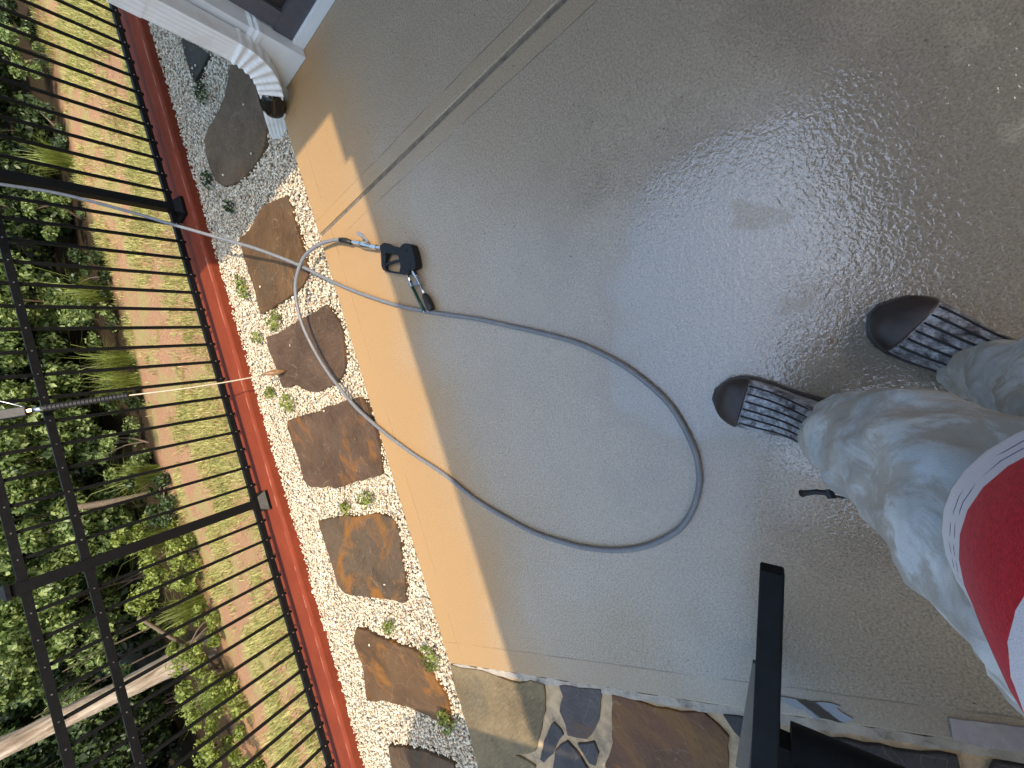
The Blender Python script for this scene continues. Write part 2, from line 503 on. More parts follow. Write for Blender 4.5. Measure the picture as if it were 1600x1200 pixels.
def bark_mat():
    t = NT('pale_bark')
    v = t.co()
    a = t.noise(t.scale(v, (9, 9, 1.3)), 2.2, 7, 0.7, 0.4)
    col = t.ramp(a, [(0.3, (0.10, 0.065, 0.045)), (0.5, (0.33, 0.26, 0.20)), (0.72, (0.56, 0.49, 0.41))])
    t.set(Base_Color=col, Roughness=0.9, Specular_IOR_Level=0.2, Normal=t.bump(a, 0.03, 1.0))
    return t.m
M['bark'] = bark_mat()

# ================================================================== GROUND AND HARD SURFACES
# --- lawn / woodland ground (lower than the curb) out to the horizon
gx = np.concatenate([np.linspace(-150, -8, 8), np.linspace(-7, 9, 60), np.linspace(10, 150, 8)])
gy = np.concatenate([np.linspace(3.13, 9, 40), np.linspace(9.5, 200, 14)])
XX, YY = np.meshgrid(gx, gy)
ZZ = -0.35 + 0.03 * np.sin(XX * 1.7 + YY) + 0.03 * np.sin(XX * 0.6 - YY * 2.1) + 0.25 * np.exp(-((YY - 3.13) / 0.35) ** 2)
nx, ny = len(gx), len(gy)
V = np.stack([XX.ravel(), YY.ravel(), ZZ.ravel()], 1)
q = np.arange(nx * ny).reshape(ny, nx)
F = np.stack([q[:-1, :-1], q[:-1, 1:], q[1:, 1:], q[1:, :-1]], -1).reshape(-1)
props(link_mesh('lawn', raw_mesh('lawn', V, F, 4, True), M['ground']), kind='structure')
bm = BM(); box(bm, -150, 150, -150, 3.12, -0.9, -0.30)
props(obj('ground', bm, M['ground']), kind='structure')

# --- patio slab: two pours with a tooled joint between them
SLAB_Y1 = 1.648
def slab(name, poly):
    bm = BM(); prism(bm, poly, -0.12, 0.0)
    return props(obj(name, bm, M['concrete'], bevel=0.006), kind='structure')
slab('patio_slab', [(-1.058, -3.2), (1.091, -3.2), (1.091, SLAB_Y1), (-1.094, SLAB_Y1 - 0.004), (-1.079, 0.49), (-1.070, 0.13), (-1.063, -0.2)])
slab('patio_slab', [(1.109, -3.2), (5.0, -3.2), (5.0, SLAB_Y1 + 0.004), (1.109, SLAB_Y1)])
bm = BM(); box(bm, 1.0911, 1.1089, -3.19, SLAB_Y1 - 0.01, -0.11, -0.007)
props(obj('joint_filler', bm, plain('dirty_joint', (0.15, 0.125, 0.095), 0.9, var=0.4)), kind='structure')

# --- stone paving to the left: mortar bed and separate irregular slates
bm = BM(); prism(bm, [(-1.066, -3.2), (-1.098, 1.655), (-3.4, 1.68), (-3.4, -3.2)], -0.12, -0.012)
paving = props(obj('stone_paving', bm, M['mortar']), kind='structure')
# pale pointing along the slab edge
strip = rough_outline([(-1.098, 1.63), (-1.083, 0.49), (-1.074, 0.13), (-1.067, -0.2), (-1.064, -3.0), (-1.094, -3.0), (-1.097, -0.2), (-1.104, 0.13), (-1.113, 0.49), (-1.118, 1.1), (-1.122, 1.63)], 0.025, 0.004, 3)
bm = BM(); prism(bm, strip, -0.03, -0.006)
obj('mortar_strip', bm, M['pale_mortar'], paving)
SL = [slate_mat('slate_grey_gold', (0.135, 0.10, 0.055), (0.21, 0.135, 0.055), (0.10, 0.09, 0.065), 0.1, 1.0),
      slate_mat('slate_blue_rust', (0.062, 0.050, 0.046), (0.16, 0.07, 0.026), (0.075, 0.068, 0.072), 0.6, 2.0, 1),
      slate_mat('slate_rust', (0.095, 0.042, 0.018), (0.20, 0.095, 0.024), (0.06, 0.040, 0.034), 1.0, 3.0, 1),
      slate_mat('slate_dark', (0.042, 0.036, 0.034), (0.075, 0.05, 0.032), (0.055, 0.052, 0.054), 0.3, 4.0, 1)]
pav = [
 (0, [(-1.107, 1.644), (-1.11, 1.584), (-1.106, 1.486), (-1.11, 1.402), (-1.126, 1.328), (-1.136, 1.285), (-1.133, 1.238), (-1.113, 1.173), (-1.12, 1.106), (-1.237, 1.147), (-1.307, 1.189), (-1.38, 1.236), (-1.426, 1.262), (-1.454, 1.312), (-1.476, 1.392), (-1.5, 1.291), (-1.595, 1.356), (-1.734, 1.535), (-1.723, 1.669), (-1.608, 1.669), (-1.498, 1.661), (-1.371, 1.657), (-1.227, 1.659)]),
 (1, [(-1.11, 1.034), (-1.105, 0.942), (-1.097, 0.848), (-1.184, 0.876), (-1.257, 0.925), (-1.316, 0.981), (-1.317, 1.018), (-1.318, 1.068), (-1.273, 1.065), (-1.221, 1.068), (-1.156, 1.035)]),
 (3, [(-1.279, 1.122), (-1.302, 1.097), (-1.324, 1.086), (-1.368, 1.139), (-1.419, 1.176), (-1.473, 1.24), (-1.463, 1.256), (-1.372, 1.204)]),
 (3, [(-1.344, 1.078), (-1.368, 1.121), (-1.4, 1.155), (-1.479, 1.198), (-1.553, 1.189), (-1.537, 1.063), (-1.457, 1.01), (-1.385, 1.042)]),
 (3, [(-1.341, 1.035), (-1.327, 0.989), (-1.315, 0.951), (-1.36, 0.944), (-1.416, 0.98), (-1.411, 1.002)]),
 (2, [(-1.111, 0.81), (-1.119, 0.729), (-1.132, 0.654), (-1.126, 0.573), (-1.118, 0.501), (-1.15, 0.464), (-1.181, 0.446), (-1.281, 0.473), (-1.394, 0.516), (-1.453, 0.651), (-1.505, 0.864), (-1.473, 0.954), (-1.401, 0.933), (-1.329, 0.885), (-1.244, 0.851)]),
 (3, [(-1.111, 0.439), (-1.107, 0.402), (-1.104, 0.367), (-1.152, 0.385), (-1.191, 0.405), (-1.158, 0.422)]),
 (1, [(-1.167, 0.385), (-1.147, 0.322), (-1.214, 0.309), (-1.312, 0.362), (-1.321, 0.44), (-1.224, 0.424)]),
 (3, [(-1.124, 0.181), (-1.119, 0.105), (-1.118, 0.043), (-1.116, -0.004), (-1.11, -0.071), (-1.15, -0.064), (-1.201, -0.008), (-1.245, 0.14), (-1.204, 0.189)]),
 (1, [(-1.105, -0.128), (-1.102, -0.172), (-1.1, -0.217), (-1.139, -0.212), (-1.163, -0.133), (-1.14, -0.112)]),
]
for i, (k, poly) in enumerate(pav):
    bm = BM(); prism(bm, rough_outline(poly, 0.03, 0.004, i), -0.04, -0.001 - 0.0015 * (i % 3))
    o = obj('slate', bm, SL[k], paving, bevel=0.004)
# slates that continue the floor beyond the picture
for i in range(22):
    cx, cy = -1.55 - 0.62 * (i % 3), -2.7 + 0.55 * (i // 3)
    if cx > -1.9 and cy > -0.6: cx -= 1.9
    if cy > 1.4: continue
    n = 6; poly = [(cx + 0.27 * math.cos(a) * random.uniform(.8, 1.05), cy + 0.24 * math.sin(a) * random.uniform(.8, 1.05)) for a in [k * 2 * math.pi / n + .3 for k in range(n)]]
    if max(p[0] for p in poly) > -1.2: continue
    bm = BM(); prism(bm, rough_outline(poly, 0.05, 0.006, 40 + i), -0.04, -0.003)
    obj('slate', bm, SL[i % 4], paving, bevel=0.004)

# --- puddle and smooth patch at the slab's left edge
def water_mat():
    t = NT('standing_water')
    v = t.co()
    t.set(Base_Color=(0.10, 0.085, 0.07), Roughness=0.03, Specular_IOR_Level=0.6, Normal=t.bump(t.noise(v, 18, 2), 0.0006, 0.5),
          Coat_Weight=1.0, Coat_Roughness=0.02, Coat_IOR=1.6)
    return t.m
bm = BM()
prism(bm, rough_outline([(-1.017, 0.276), (-1.018, 0.257), (-1.021, 0.217), (-1.018, 0.179), (-1.016, 0.144), (-1.019, 0.128), (-1.025, 0.136), (-1.035, 0.131), (-1.043, 0.118), (-1.049, 0.11), (-1.066, 0.128), (-1.068, 0.145), (-1.064, 0.161), (-1.061, 0.177), (-1.067, 0.197), (-1.058, 0.205), (-1.046, 0.214), (-1.047, 0.231), (-1.032, 0.261), (-1.026, 0.279)], 0.012, 0.002, 5), 0.0005, 0.003)
props(obj('puddle', bm, water_mat()), kind='structure')
bm = BM()
prism(bm, rough_outline([(-1.01, -0.077), (-1.011, -0.095), (-1.007, -0.129), (-1.007, -0.159), (-1.008, -0.193), (-1.007, -0.259), (-1.062, -0.246), (-1.066, -0.179), (-1.067, -0.132), (-1.067, -0.102), (-1.062, -0.072), (-1.043, -0.074)], 0.015, 0.002, 6), 0.0005, 0.004)
props(obj('mortar_patch', bm, plain('smooth_grey_skim', (0.42, 0.36, 0.34), 0.25, var=0.12, sc=40, bump=0.002, bsc=60)), kind='structure')

# --- gravel bed base
bm = BM(); box(bm, -4.0, 5.0, 1.66, 2.853, -0.2, -0.058)
props(obj('gravel_bed', bm, M['bed']), kind='structure')

# --- red painted curb under the fence
curb = empty('red_curb', (0, 3.0, 0), 'long red painted concrete curb carrying the black metal fence', 'curb')
bm = BM()
prof = [(2.853, -0.2), (2.853, 0.006), (2.858, 0.016), (2.868, 0.024), (3.115, 0.026), (3.126, 0.020), (3.13, 0.008), (3.13, -0.5), (2.9, -0.5)]
xs = np.linspace(-4.2, 5.4, 90)
rings = []
for x in xs:
    w = 0.004 * math.sin(x * 2.1) + 0.003 * math.sin(x * 5.7)
    rings.append([(x, y + w + random.uniform(-.0012, .0012), z + random.uniform(-.001, .001)) for y, z in prof])
loft(bm, rings)
obj('curb_body', bm, M['red'], curb, smooth=False)

# ================================================================== STEPPING STONES
STONES = [
 ('dark wet slate stepping stone half hidden behind the white downspout', 8, 0.1, [(2.899, 2.45), (2.729, 2.312), (2.569, 2.183), (2.572, 2.26), (2.575, 2.339), (2.585, 2.442), (2.649, 2.466), (2.717, 2.46), (2.801, 2.468)]),
 ('long brown slate stepping stone in the shade beside the downspout outlet', 0, 0.3, [(2.346, 2.006), (2.242, 1.847), (2.099, 1.731), (1.979, 1.721), (1.912, 1.772), (1.851, 1.827), (1.787, 1.918), (1.766, 2.017), (1.767, 2.106), (1.793, 2.28), (1.88, 2.471), (1.964, 2.544), (2.056, 2.568), (2.168, 2.566), (2.247, 2.516), (2.264, 2.431), (2.251, 2.326), (2.257, 2.223), (2.268, 2.142), (2.304, 2.066)]),
 ('brown slate stepping stone with an orange streak under the hanging hose', 1, 0.3, [(1.45, 1.85), (1.398, 1.844), (1.284, 1.853), (1.204, 1.856), (1.135, 1.853), (1.064, 1.859), (0.998, 1.875), (0.972, 1.949), (0.973, 2.038), (0.977, 2.155), (0.986, 2.292), (1.011, 2.468), (1.097, 2.459), (1.18, 2.452), (1.289, 2.457), (1.38, 2.466), (1.443, 2.463), (1.516, 2.453), (1.493, 2.329), (1.509, 2.205), (1.526, 2.149), (1.527, 2.095), (1.5, 1.993)]),
 ('dark slate stepping stone where the lance tip rests inside the hose loop', 2, 0.1, [(0.86, 2.472), (0.835, 2.326), (0.822, 2.112), (0.801, 1.917), (0.795, 1.786), (0.729, 1.757), (0.674, 1.724), (0.614, 1.731), (0.529, 1.758), (0.443, 1.797), (0.407, 1.854), (0.392, 1.926), (0.39, 2.008), (0.396, 2.096), (0.418, 2.172), (0.459, 2.248), (0.488, 2.294), (0.506, 2.341), (0.508, 2.406), (0.523, 2.458), (0.593, 2.467), (0.684, 2.464), (0.777, 2.488)]),
 ('brown slate stepping stone with a rust orange border toward the slab', 4, 0.6, [(0.322, 2.502), (0.314, 2.349), (0.288, 2.135), (0.301, 2.078), (0.286, 1.964), (0.282, 1.869), (0.266, 1.744), (0.249, 1.718), (0.213, 1.713), (0.175, 1.71), (0.131, 1.71), (0.062, 1.705), (-0.011, 1.713), (-0.082, 1.732), (-0.145, 1.762), (-0.15, 1.821), (-0.149, 1.878), (-0.151, 2.032), (-0.159, 2.224), (-0.138, 2.262), (-0.132, 2.369), (-0.113, 2.475), (-0.061, 2.526), (0.021, 2.52), (0.103, 2.513), (0.19, 2.53), (0.276, 2.539)]),
 ('slate stepping stone with a broad orange band across its middle', 5, 0.9, [(-0.331, 2.504), (-0.323, 2.363), (-0.323, 2.188), (-0.339, 2.097), (-0.336, 1.901), (-0.356, 1.837), (-0.374, 1.781), (-0.409, 1.77), (-0.45, 1.763), (-0.51, 1.781), (-0.57, 1.799), (-0.644, 1.812), (-0.705, 1.825), (-0.762, 1.852), (-0.825, 1.881), (-0.816, 1.936), (-0.808, 1.999), (-0.799, 2.204), (-0.789, 2.412), (-0.763, 2.455), (-0.731, 2.489), (-0.643, 2.485), (-0.542, 2.49), (-0.433, 2.499)]),
 ('rust brown slate stepping stone with its lower corner in shadow', 6, 0.8, [(-0.993, 2.421), (-1.004, 2.307), (-1.034, 2.215), (-1.047, 2.114), (-1.066, 2.021), (-1.076, 1.918), (-1.109, 1.871), (-1.139, 1.845), (-1.18, 1.829), (-1.222, 1.823), (-1.267, 1.795), (-1.309, 1.776), (-1.387, 1.791), (-1.465, 1.811), (-1.461, 1.879), (-1.439, 1.969), (-1.425, 2.078), (-1.421, 2.204), (-1.425, 2.35), (-1.449, 2.464), (-1.457, 2.555), (-1.345, 2.518), (-1.23, 2.48), (-1.145, 2.492), (-1.082, 2.501)]),
 ('slate stepping stone at the frame edge mostly covered by shadow', 7, 0.5, [(-1.711, 2.451), (-1.682, 2.298), (-1.67, 2.207), (-1.655, 2.102), (-1.661, 1.992), (-1.666, 1.883), (-1.734, 1.879), (-1.853, 2.002), (-1.969, 2.315), (-1.927, 2.461), (-1.829, 2.476)]),
]
bases = [(0.092, 0.060, 0.034), (0.080, 0.045, 0.021), (0.066, 0.041, 0.026), (0.060, 0.048, 0.034), (0.066, 0.040, 0.025), (0.066, 0.045, 0.028), (0.076, 0.043, 0.021), (0.062, 0.040, 0.023), (0.030, 0.027, 0.020)]
stone_polys = []
for i, (lab, sd, am, poly) in enumerate(STONES):
    stone_polys.append(poly)
    cx = sum(p[0] for p in poly) / len(poly); cy = sum(p[1] for p in poly) / len(poly)
    loc = [(x - cx, y - cy) for x, y in rough_outline(poly, 0.018, 0.004, 20 + i)]
    bm = BM(); prism(bm, loc, -0.035, 0.0)
    mt = slate_mat('stepping_slate_%d' % i, bases[sd], (0.23, 0.095, 0.020), (0.075, 0.060, 0.042), am, 5.0 + i * 1.3)
    o = obj('stepping_stone', bm, mt, bevel=0.006)
    o.location = (cx, cy, -0.020)
    o.rotation_euler = (R(random.uniform(-.6, .6)), R(random.uniform(-.6, .6)), 0)
    props(o, lab, 'stepping stone', 'slate stepping stones in the gravel strip')

# ================================================================== GRAVEL
def icosa():
    t = (1 + 5 ** .5) / 2
    v = np.array([(-1, t, 0), (1, t, 0), (-1, -t, 0), (1, -t, 0), (0, -1, t), (0, 1, t), (0, -1, -t), (0, 1, -t), (t, 0, -1), (t, 0, 1), (-t, 0, -1), (-t, 0, 1)], float)
    v /= np.linalg.norm(v[0])
    f = np.array([(0, 11, 5), (0, 5, 1), (0, 1, 7), (0, 7, 10), (0, 10, 11), (1, 5, 9), (5, 11, 4), (11, 10, 2), (10, 7, 6), (7, 1, 8),
                  (3, 9, 4), (3, 4, 2), (3, 2, 6), (3, 6, 8), (3, 8, 9), (4, 9, 5), (2, 4, 11), (6, 2, 10), (8, 6, 7), (9, 8, 1)])
    return v, f

def pebbles(name, px, py, pz, rad):
    n = len(px)
    v, f = icosa()
    s = np.stack([rad * rng.uniform(.8, 1.45, n), rad * rng.uniform(.65, 1.05, n), rad * rng.uniform(.5, .85, n)], 1)
    P = v[None] * rng.uniform(.82, 1.15, (n, 12, 1)) * s[:, None, :]
    a = rng.uniform(0, 2 * np.pi, n); b = rng.normal(0, .45, n)
    ca, sa, cb, sb = np.cos(a), np.sin(a), np.cos(b), np.sin(b)
    x, y, z = P[..., 0], P[..., 1], P[..., 2]
    y, z = y * cb[:, None] - z * sb[:, None], y * sb[:, None] + z * cb[:, None]
    x, y = x * ca[:, None] - y * sa[:, None], x * sa[:, None] + y * ca[:, None]
    P = np.stack([x + px[:, None], y + py[:, None], z + pz[:, None]], -1).reshape(-1, 3)
    Fi = (f[None] + (np.arange(n) * 12)[:, None, None]).reshape(-1)
    me = raw_mesh(name, P, Fi, 3, True)
    return props(link_mesh(name, me, M['pebble']), 'loose white and tan marble pebbles filling the bed between curb and slab', 'gravel', kind='stuff')

N = 82000
px = rng.uniform(-2.6, 4.2, N); py = rng.uniform(1.652, 2.858, N)
keep = np.ones(N, bool)
for poly in stone_polys:
    c = np.mean(poly, 0); sp = (np.array(poly) - c) * 0.975 + c
    ins = inside(sp, px, py)
    keep &= ~ins
ed = ~keep
px, py = px[keep], py[keep]
pz = -0.052 + 0.018 * rng.random(len(px)) + 0.006 * np.sin(px * 9) * np.sin(py * 11)
rad = 0.0066 * rng.lognormal(0, .24, len(px))
# a few strays lying on the stones and on the slab edge
ex = []
for poly, n in zip(stone_polys, (5, 3, 1, 1, 1, 1, 1, 1)):
    p = np.array(poly); c = p.mean(0)
    for k in range(n):
        w = p[random.randrange(len(p))]; tt = random.uniform(.35, .93)
        ex.append((*(c + (w - c) * tt), -0.012))
ex = np.array(ex)
px = np.concatenate([px, ex[:, 0]]); py = np.concatenate([py, ex[:, 1]]); pz = np.concatenate([pz, ex[:, 2]])
rad = np.concatenate([rad, np.full(len(ex), 0.0075)])
pebbles('gravel', px, py, pz, rad)

# ================================================================== FENCE
FY = 3.0
fence = empty('metal_fence', (0.0, FY, 0.026), 'black metal picket fence standing on the red curb', 'fence')
def unit_box(name, sx, sy, sz, bev):
    bm = BM(); box(bm, -sx / 2, sx / 2, -sy / 2, sy / 2, 0, sz)
    ed_ = [e for e in bm.edges]
    bmesh.ops.bevel(bm, geom=ed_, offset=bev, segments=1, affect='EDGES')
    me = bpy.data.meshes.new(name); bm.to_mesh(me); bm.free(); me.materials.append(M['black_metal'])
    return me
def inst(name, me, loc, parent):
    o = bpy.data.objects.new(name, me); C.objects.link(o); o.parent = parent
    o.location = Vector(loc) - Vector(parent.location) if parent.parent is None else Vector(loc)
    return o
me_post = unit_box('post', 0.054, 0.054, 1.075, 0.003)
me_pick = unit_box('picket', 0.0165, 0.0165, 0.985, 0.0015)
bm = BM()
lo = [(-.066, -.066), (.066, -.066), (.066, .066), (-.066, .066)]
r0 = [(x, y, 0.0) for x, y in lo]; r1 = [(x, y, 0.016) for x, y in lo]
r2 = [(x * .64, y * .64, 0.052) for x, y in lo]; r3 = [(x * .60, y * .60, 0.056) for x, y in lo]
loft(bm, [r0, r1, r2, r3])
me_fl = bpy.data.meshes.new('base_flange'); bmesh.ops.recalc_face_normals(bm, faces=bm.faces); bm.to_mesh(me_fl); bm.free(); me_fl.materials.append(M['black_metal'])
bm = BM()
loft(bm, [[(x * k, y * k, z) for x, y in ((-1, -1), (1, -1), (1, 1), (-1, 1))] for k, z in ((.0355, 0), (.0355, .016), (.022, .026), (.008, .031))])
me_cap = bpy.data.meshes.new('post_cap'); bmesh.ops.recalc_face_normals(bm, faces=bm.faces); bm.to_mesh(me_cap); bm.free(); me_cap.materials.append(M['black_metal'])
POSTX = [-2.235, -0.117, 2.004, 4.12]
for x in POSTX:
    p = inst('post', me_post, (x, FY, 0.026), fence)
    c1 = inst('base_flange', me_fl, (0, 0, 0.001), p)
    c2 = inst('post_cap', me_cap, (0, 0, 1.0755), p)
RZ = (0.090, 0.862, 1.062)
xs_p = []
for i in range(len(POSTX) - 1):
    a, b = POSTX[i], POSTX[i + 1]
    for k in range(1, 17):
        xs_p.append(a + (b - a) * k / 17)
for x in xs_p:
    inst('picket', me_pick, (x, FY, 0.060), fence)
for z in RZ:
    for i in range(len(POSTX) - 1):
        a, b = POSTX[i] + 0.0275, POSTX[i + 1] - 0.0275
        bm = BM()
        # U-channel rail: top web and two side flanges around the pickets
        box(bm, a, b, FY - 0.0165, FY - 0.0125, z - 0.016, z + 0.016)
        box(bm, a, b, FY + 0.0125, FY + 0.0165, z - 0.016, z + 0.016)
        box(bm, a, b, FY - 0.0124, FY + 0.0124, z + 0.0125, z + 0.0158)
        rl = obj('rail', bm, M['black_metal'], fence)
        bm = BM()
        for x in [xx for xx in xs_p if a < xx < b]:
            for sy in (-1,):
                Mx = Matrix.Translation((x, FY + sy * 0.0172, z)) @ Matrix.Rotation(R(90), 4, 'X')
                bmesh.ops.create_cone(bm, cap_ends=True, segments=6, radius1=0.0042, radius2=0.003, depth=0.003, matrix=Mx)
        s_ = obj('screw', bm, M['screw'], None); s_['kind'] = 'stuff'
        s_.parent = rl; s_.matrix_parent_inverse = rl.matrix_parent_inverse.inverted() @ Matrix.Identity(4) if False else Matrix.Translation((0, 0, 0))
        s_.matrix_parent_inverse = Matrix.Identity(4)
    # small end brackets where the rails meet the posts
    for x in POSTX:
        for s in (-1, 1):
            bm = BM(); box(bm, x + s * 0.0335 - 0.006, x + s * 0.0335 + 0.006, FY - 0.0195, FY + 0.0195, z - 0.019, z + 0.019)
            obj('bracket', bm, M['black_metal'], fence)

# ================================================================== HOUSE: screened porch at the right, covered patio, added unseen left wing
porch = empty('screened_porch', (1.89, 1.5, 0), 'white trimmed screened porch corner with dark screen panels', 'porch')
bm = BM(); box(bm, 1.846, 2.05, 1.352, 1.556, 0.001, 0.19)
obj('post_plinth', bm, M['white'], porch, bevel=0.003)
bm = BM(); box(bm, 1.862, 2.034, 1.368, 1.540, 0.19, 2.5)
obj('corner_post', bm, M['white'], porch, bevel=0.003)
bm = BM()
loft(bm, [[(1.948 + sx * k, 1.454 + sy * k, z) for sx, sy in ((-1, -1), (1, -1), (1, 1), (-1, 1))] for k, z in ((.106, .1902), (.106, .206), (.097, .214), (.097, .222), (.089, .232))])
obj('post_collar', bm, M['white'], porch)
bm = BM(); box(bm, 1.887, 2.0, -2.95, 1.351, 0.001, 0.052)
obj('base_board', bm, M['white'], porch, bevel=0.002)
bm = BM()
box(bm, 1.900, 1.94, -2.95, 1.350, 0.053, 0.135)
for y in (1.30, 0.2, -0.9, -2.0, -2.94):
    box(bm, 1.902, 1.938, y - 0.04, y + 0.04, 0.1351, 2.40)
box(bm, 1.900, 1.94, -2.95, 1.350, 2.4001, 2.48)
obj('screen_frame', bm, M['grey_frame'], porch)
for k, (y0, y1) in enumerate(((0.241, 1.259), (-0.859, 0.159), (-1.959, -0.941), (-2.899, -2.041))):
    bm = BM(); box(bm, 1.918, 1.922, y0, y1, 0.136, 2.399)
    obj('screen_panel', bm, M['screen'], porch)
bm = BM(); box(bm, 2.051, 5.0, 1.46, 1.53, -0.05, 0.9)
obj('front_wall', bm, M['white'], porch)
bm = BM(); box(bm, 2.051, 5.0, 1.47, 1.52, 0.901, 2.5)
obj('front_screen', bm, M['screen'], porch)
bm = BM(); box(bm, 1.60, 5.1, -3.1, 1.58, 2.6, 2.66)
obj('soffit', bm, M['soffit'], porch)
bm = BM(); box(bm, 1.585, 5.12, -3.1, 1.60, 2.661, 2.80)
obj('roof', bm, M['shingle'], porch)
bm = BM(); box(bm, 1.86, 5.0, -3.0, 1.5, 2.501, 2.599)
obj('header_beam', bm, M['white'], porch)

cover = empty('patio_roof', (0, -1.5, 2.7), 'covered patio roof over the slab with its eave facing the fence', 'roof')
bm = BM(); box(bm, -1.33, 1.335, -2.55, -0.730, 2.7, 2.76); obj('soffit', bm, M['soffit'], cover)
bm = BM(); box(bm, 1.336, 1.583, -2.55, -0.680, 2.7, 2.76); obj('gutter_end', bm, M['white'], cover)
bm = BM(); box(bm, -1.33, 1.583, -2.57, -0.830, 2.761, 2.90); obj('roof_sheet', bm, M['shingle'], cover)

blocker = empty('shadow_roof', (-2.6, -1.2, 0), 'left wing roof, unseen, added and shaped for the shadow it casts', 'house')  # unseen roof block, added to cast the shadow corner over gravel and paving
bm = BM(); box(bm, -3.4, -2.9, -3.1, -0.3, 0.0, 2.58); obj('wall', bm, M['siding'], blocker)
bm = BM(); prism(bm, [(-1.355, -2.6), (-1.355, 0.06), (-1.63, 0.29), (-3.6, 0.29), (-3.6, -2.6)], 2.6, 2.75); obj('roof', bm, M['shingle'], blocker)
bm = BM(); prism(bm, [(-1.40, -2.58), (-1.40, 0.03), (-1.66, 0.25), (-3.57, 0.25), (-3.57, -2.58)], 2.585, 2.599); obj('soffit', bm, M['soffit'], blocker)
bw = empty('house_wall', (0, -3.9, 0), 'grey siding wall of the house behind the covered patio', 'house wall')
bm = BM(); box(bm, -3.6, 5.1, -4.1, -3.9, -0.3, 2.75); obj('wall', bm, plain('grey_siding', (0.27, 0.27, 0.27), 0.6, var=0.06, sc=3), bw)
bm = BM(); box(bm, -0.5, 0.5, -3.899, -3.86, 0.0, 2.1); obj('door', bm, M['grey_frame'], bw)

# --- downspout
ds = empty('downspout', (1.81, 1.45, 0.2), 'white ribbed downspout with a black band and kicked out outlet by the porch corner', 'downspout')
def rect_ring(c, d, wdir, w, t, rib=0.0, n=4):
    """rounded-rectangle ring with a ribbed face; c centre, d tangent, wdir width direction"""
    d = Vector(d).normalized(); wv_ = (Vector(wdir) - d * Vector(wdir).dot(d)).normalized(); tv = d.cross(wv_)
    out = []
    prof_ = []
    k = 10
    for i in range(k + 1):
        u = -1 + 2 * i / k
        prof_.append((u * w / 2, -t / 2 - (rib if i % 2 else 0)))
    for i in range(1, 4):
        prof_.append((w / 2 + (rib * .5 if i % 2 else 0), -t / 2 + t * i / 4))
    for i in range(k + 1):
        u = 1 - 2 * i / k
        prof_.append((u * w / 2, t / 2 + (rib if i % 2 else 0)))
    for i in range(1, 4):
        prof_.append((-w / 2 - (rib * .5 if i % 2 else 0), t / 2 - t * i / 4))
    return [Vector(c) + wv_ * a + tv * b for a, b in prof_]
def sweep(bm, pts, wdir, ws, ts, rib):
    P_ = [Vector(p) for p in pts]
    rings_ = []
    for i, p in enumerate(P_):
        d = P_[min(i + 1, len(P_) - 1)] - P_[max(i - 1, 0)]
        rings_.append(rect_ring(p, d, wdir, ws[i], ts[i], rib))
    loft(bm, rings_)
bm = BM(); sweep(bm, [(1.815, 1.448, 2.55), (1.815, 1.448, 0.62)], (0, 1, 0), [.098] * 2, [.068] * 2, .0022)
obj('pipe', bm, M['white_pipe'], ds)
bm = BM(); sweep(bm, [(1.815, 1.448, 0.66), (1.815, 1.448, 0.57)], (0, 1, 0), [.104] * 2, [.074] * 2, .0022)
obj('pipe_joint', bm, M['white_pipe'], ds)
bm = BM(); sweep(bm, [(1.815, 1.448, 0.58), (1.815, 1.448, 0.26)], (0, 1, 0), [.1] * 2, [.07] * 2, .0022)
obj('lower_pipe', bm, M['white_pipe'], ds)
path = catmull([(1.815, 1.448, 0.30), (1.812, 1.452, 0.235), (1.805, 1.478, 0.165), (1.797, 1.528, 0.112), (1.79, 1.575, 0.082)], 8)
ws = []; ts = []
path = catmull([(1.815, 1.448, 0.30), (1.812, 1.452, 0.235), (1.805, 1.478, 0.165), (1.797, 1.528, 0.112), (1.79, 1.575, 0.082)], 16)
n = len(path)
for i in range(n):
    cr = 0.5 + 0.5 * math.cos(2 * math.pi * i / 8.0)
    on = 1 if 3 < i < n - 3 else 0
    ws.append(.099 + .008 * cr * on); ts.append(.072 + .015 * cr * on)
bm = BM(); sweep(bm, path, (0, 1, 0.6), ws, ts, .001)
elb = obj('elbow', bm, M['white_pipe'], ds)
bm = BM(); tube(bm, catmull([(1.793, 1.555, 0.094), (1.787, 1.605, 0.064), (1.783, 1.655, 0.036)], 6), [.052, .056, .0575, .058, .058, .058, .058, .058, .058, .0575, .056, .054, .050], 22)
obj('black_band', bm, M['gloss_black'], ds, smooth=True)
bm = BM(); sweep(bm, catmull([(1.784, 1.64, 0.045), (1.78, 1.70, 0.010), (1.778, 1.745, -0.018), (1.776, 1.775, -0.04)], 5), (0, .7, .8), [.096, .096, .095, .094, .094, .092, .092, .09, .09, .088, .088, .086, .086, .084, .082, .08], [.072] * 16, .0016)
obj('outlet', bm, M['white_pipe'], ds)

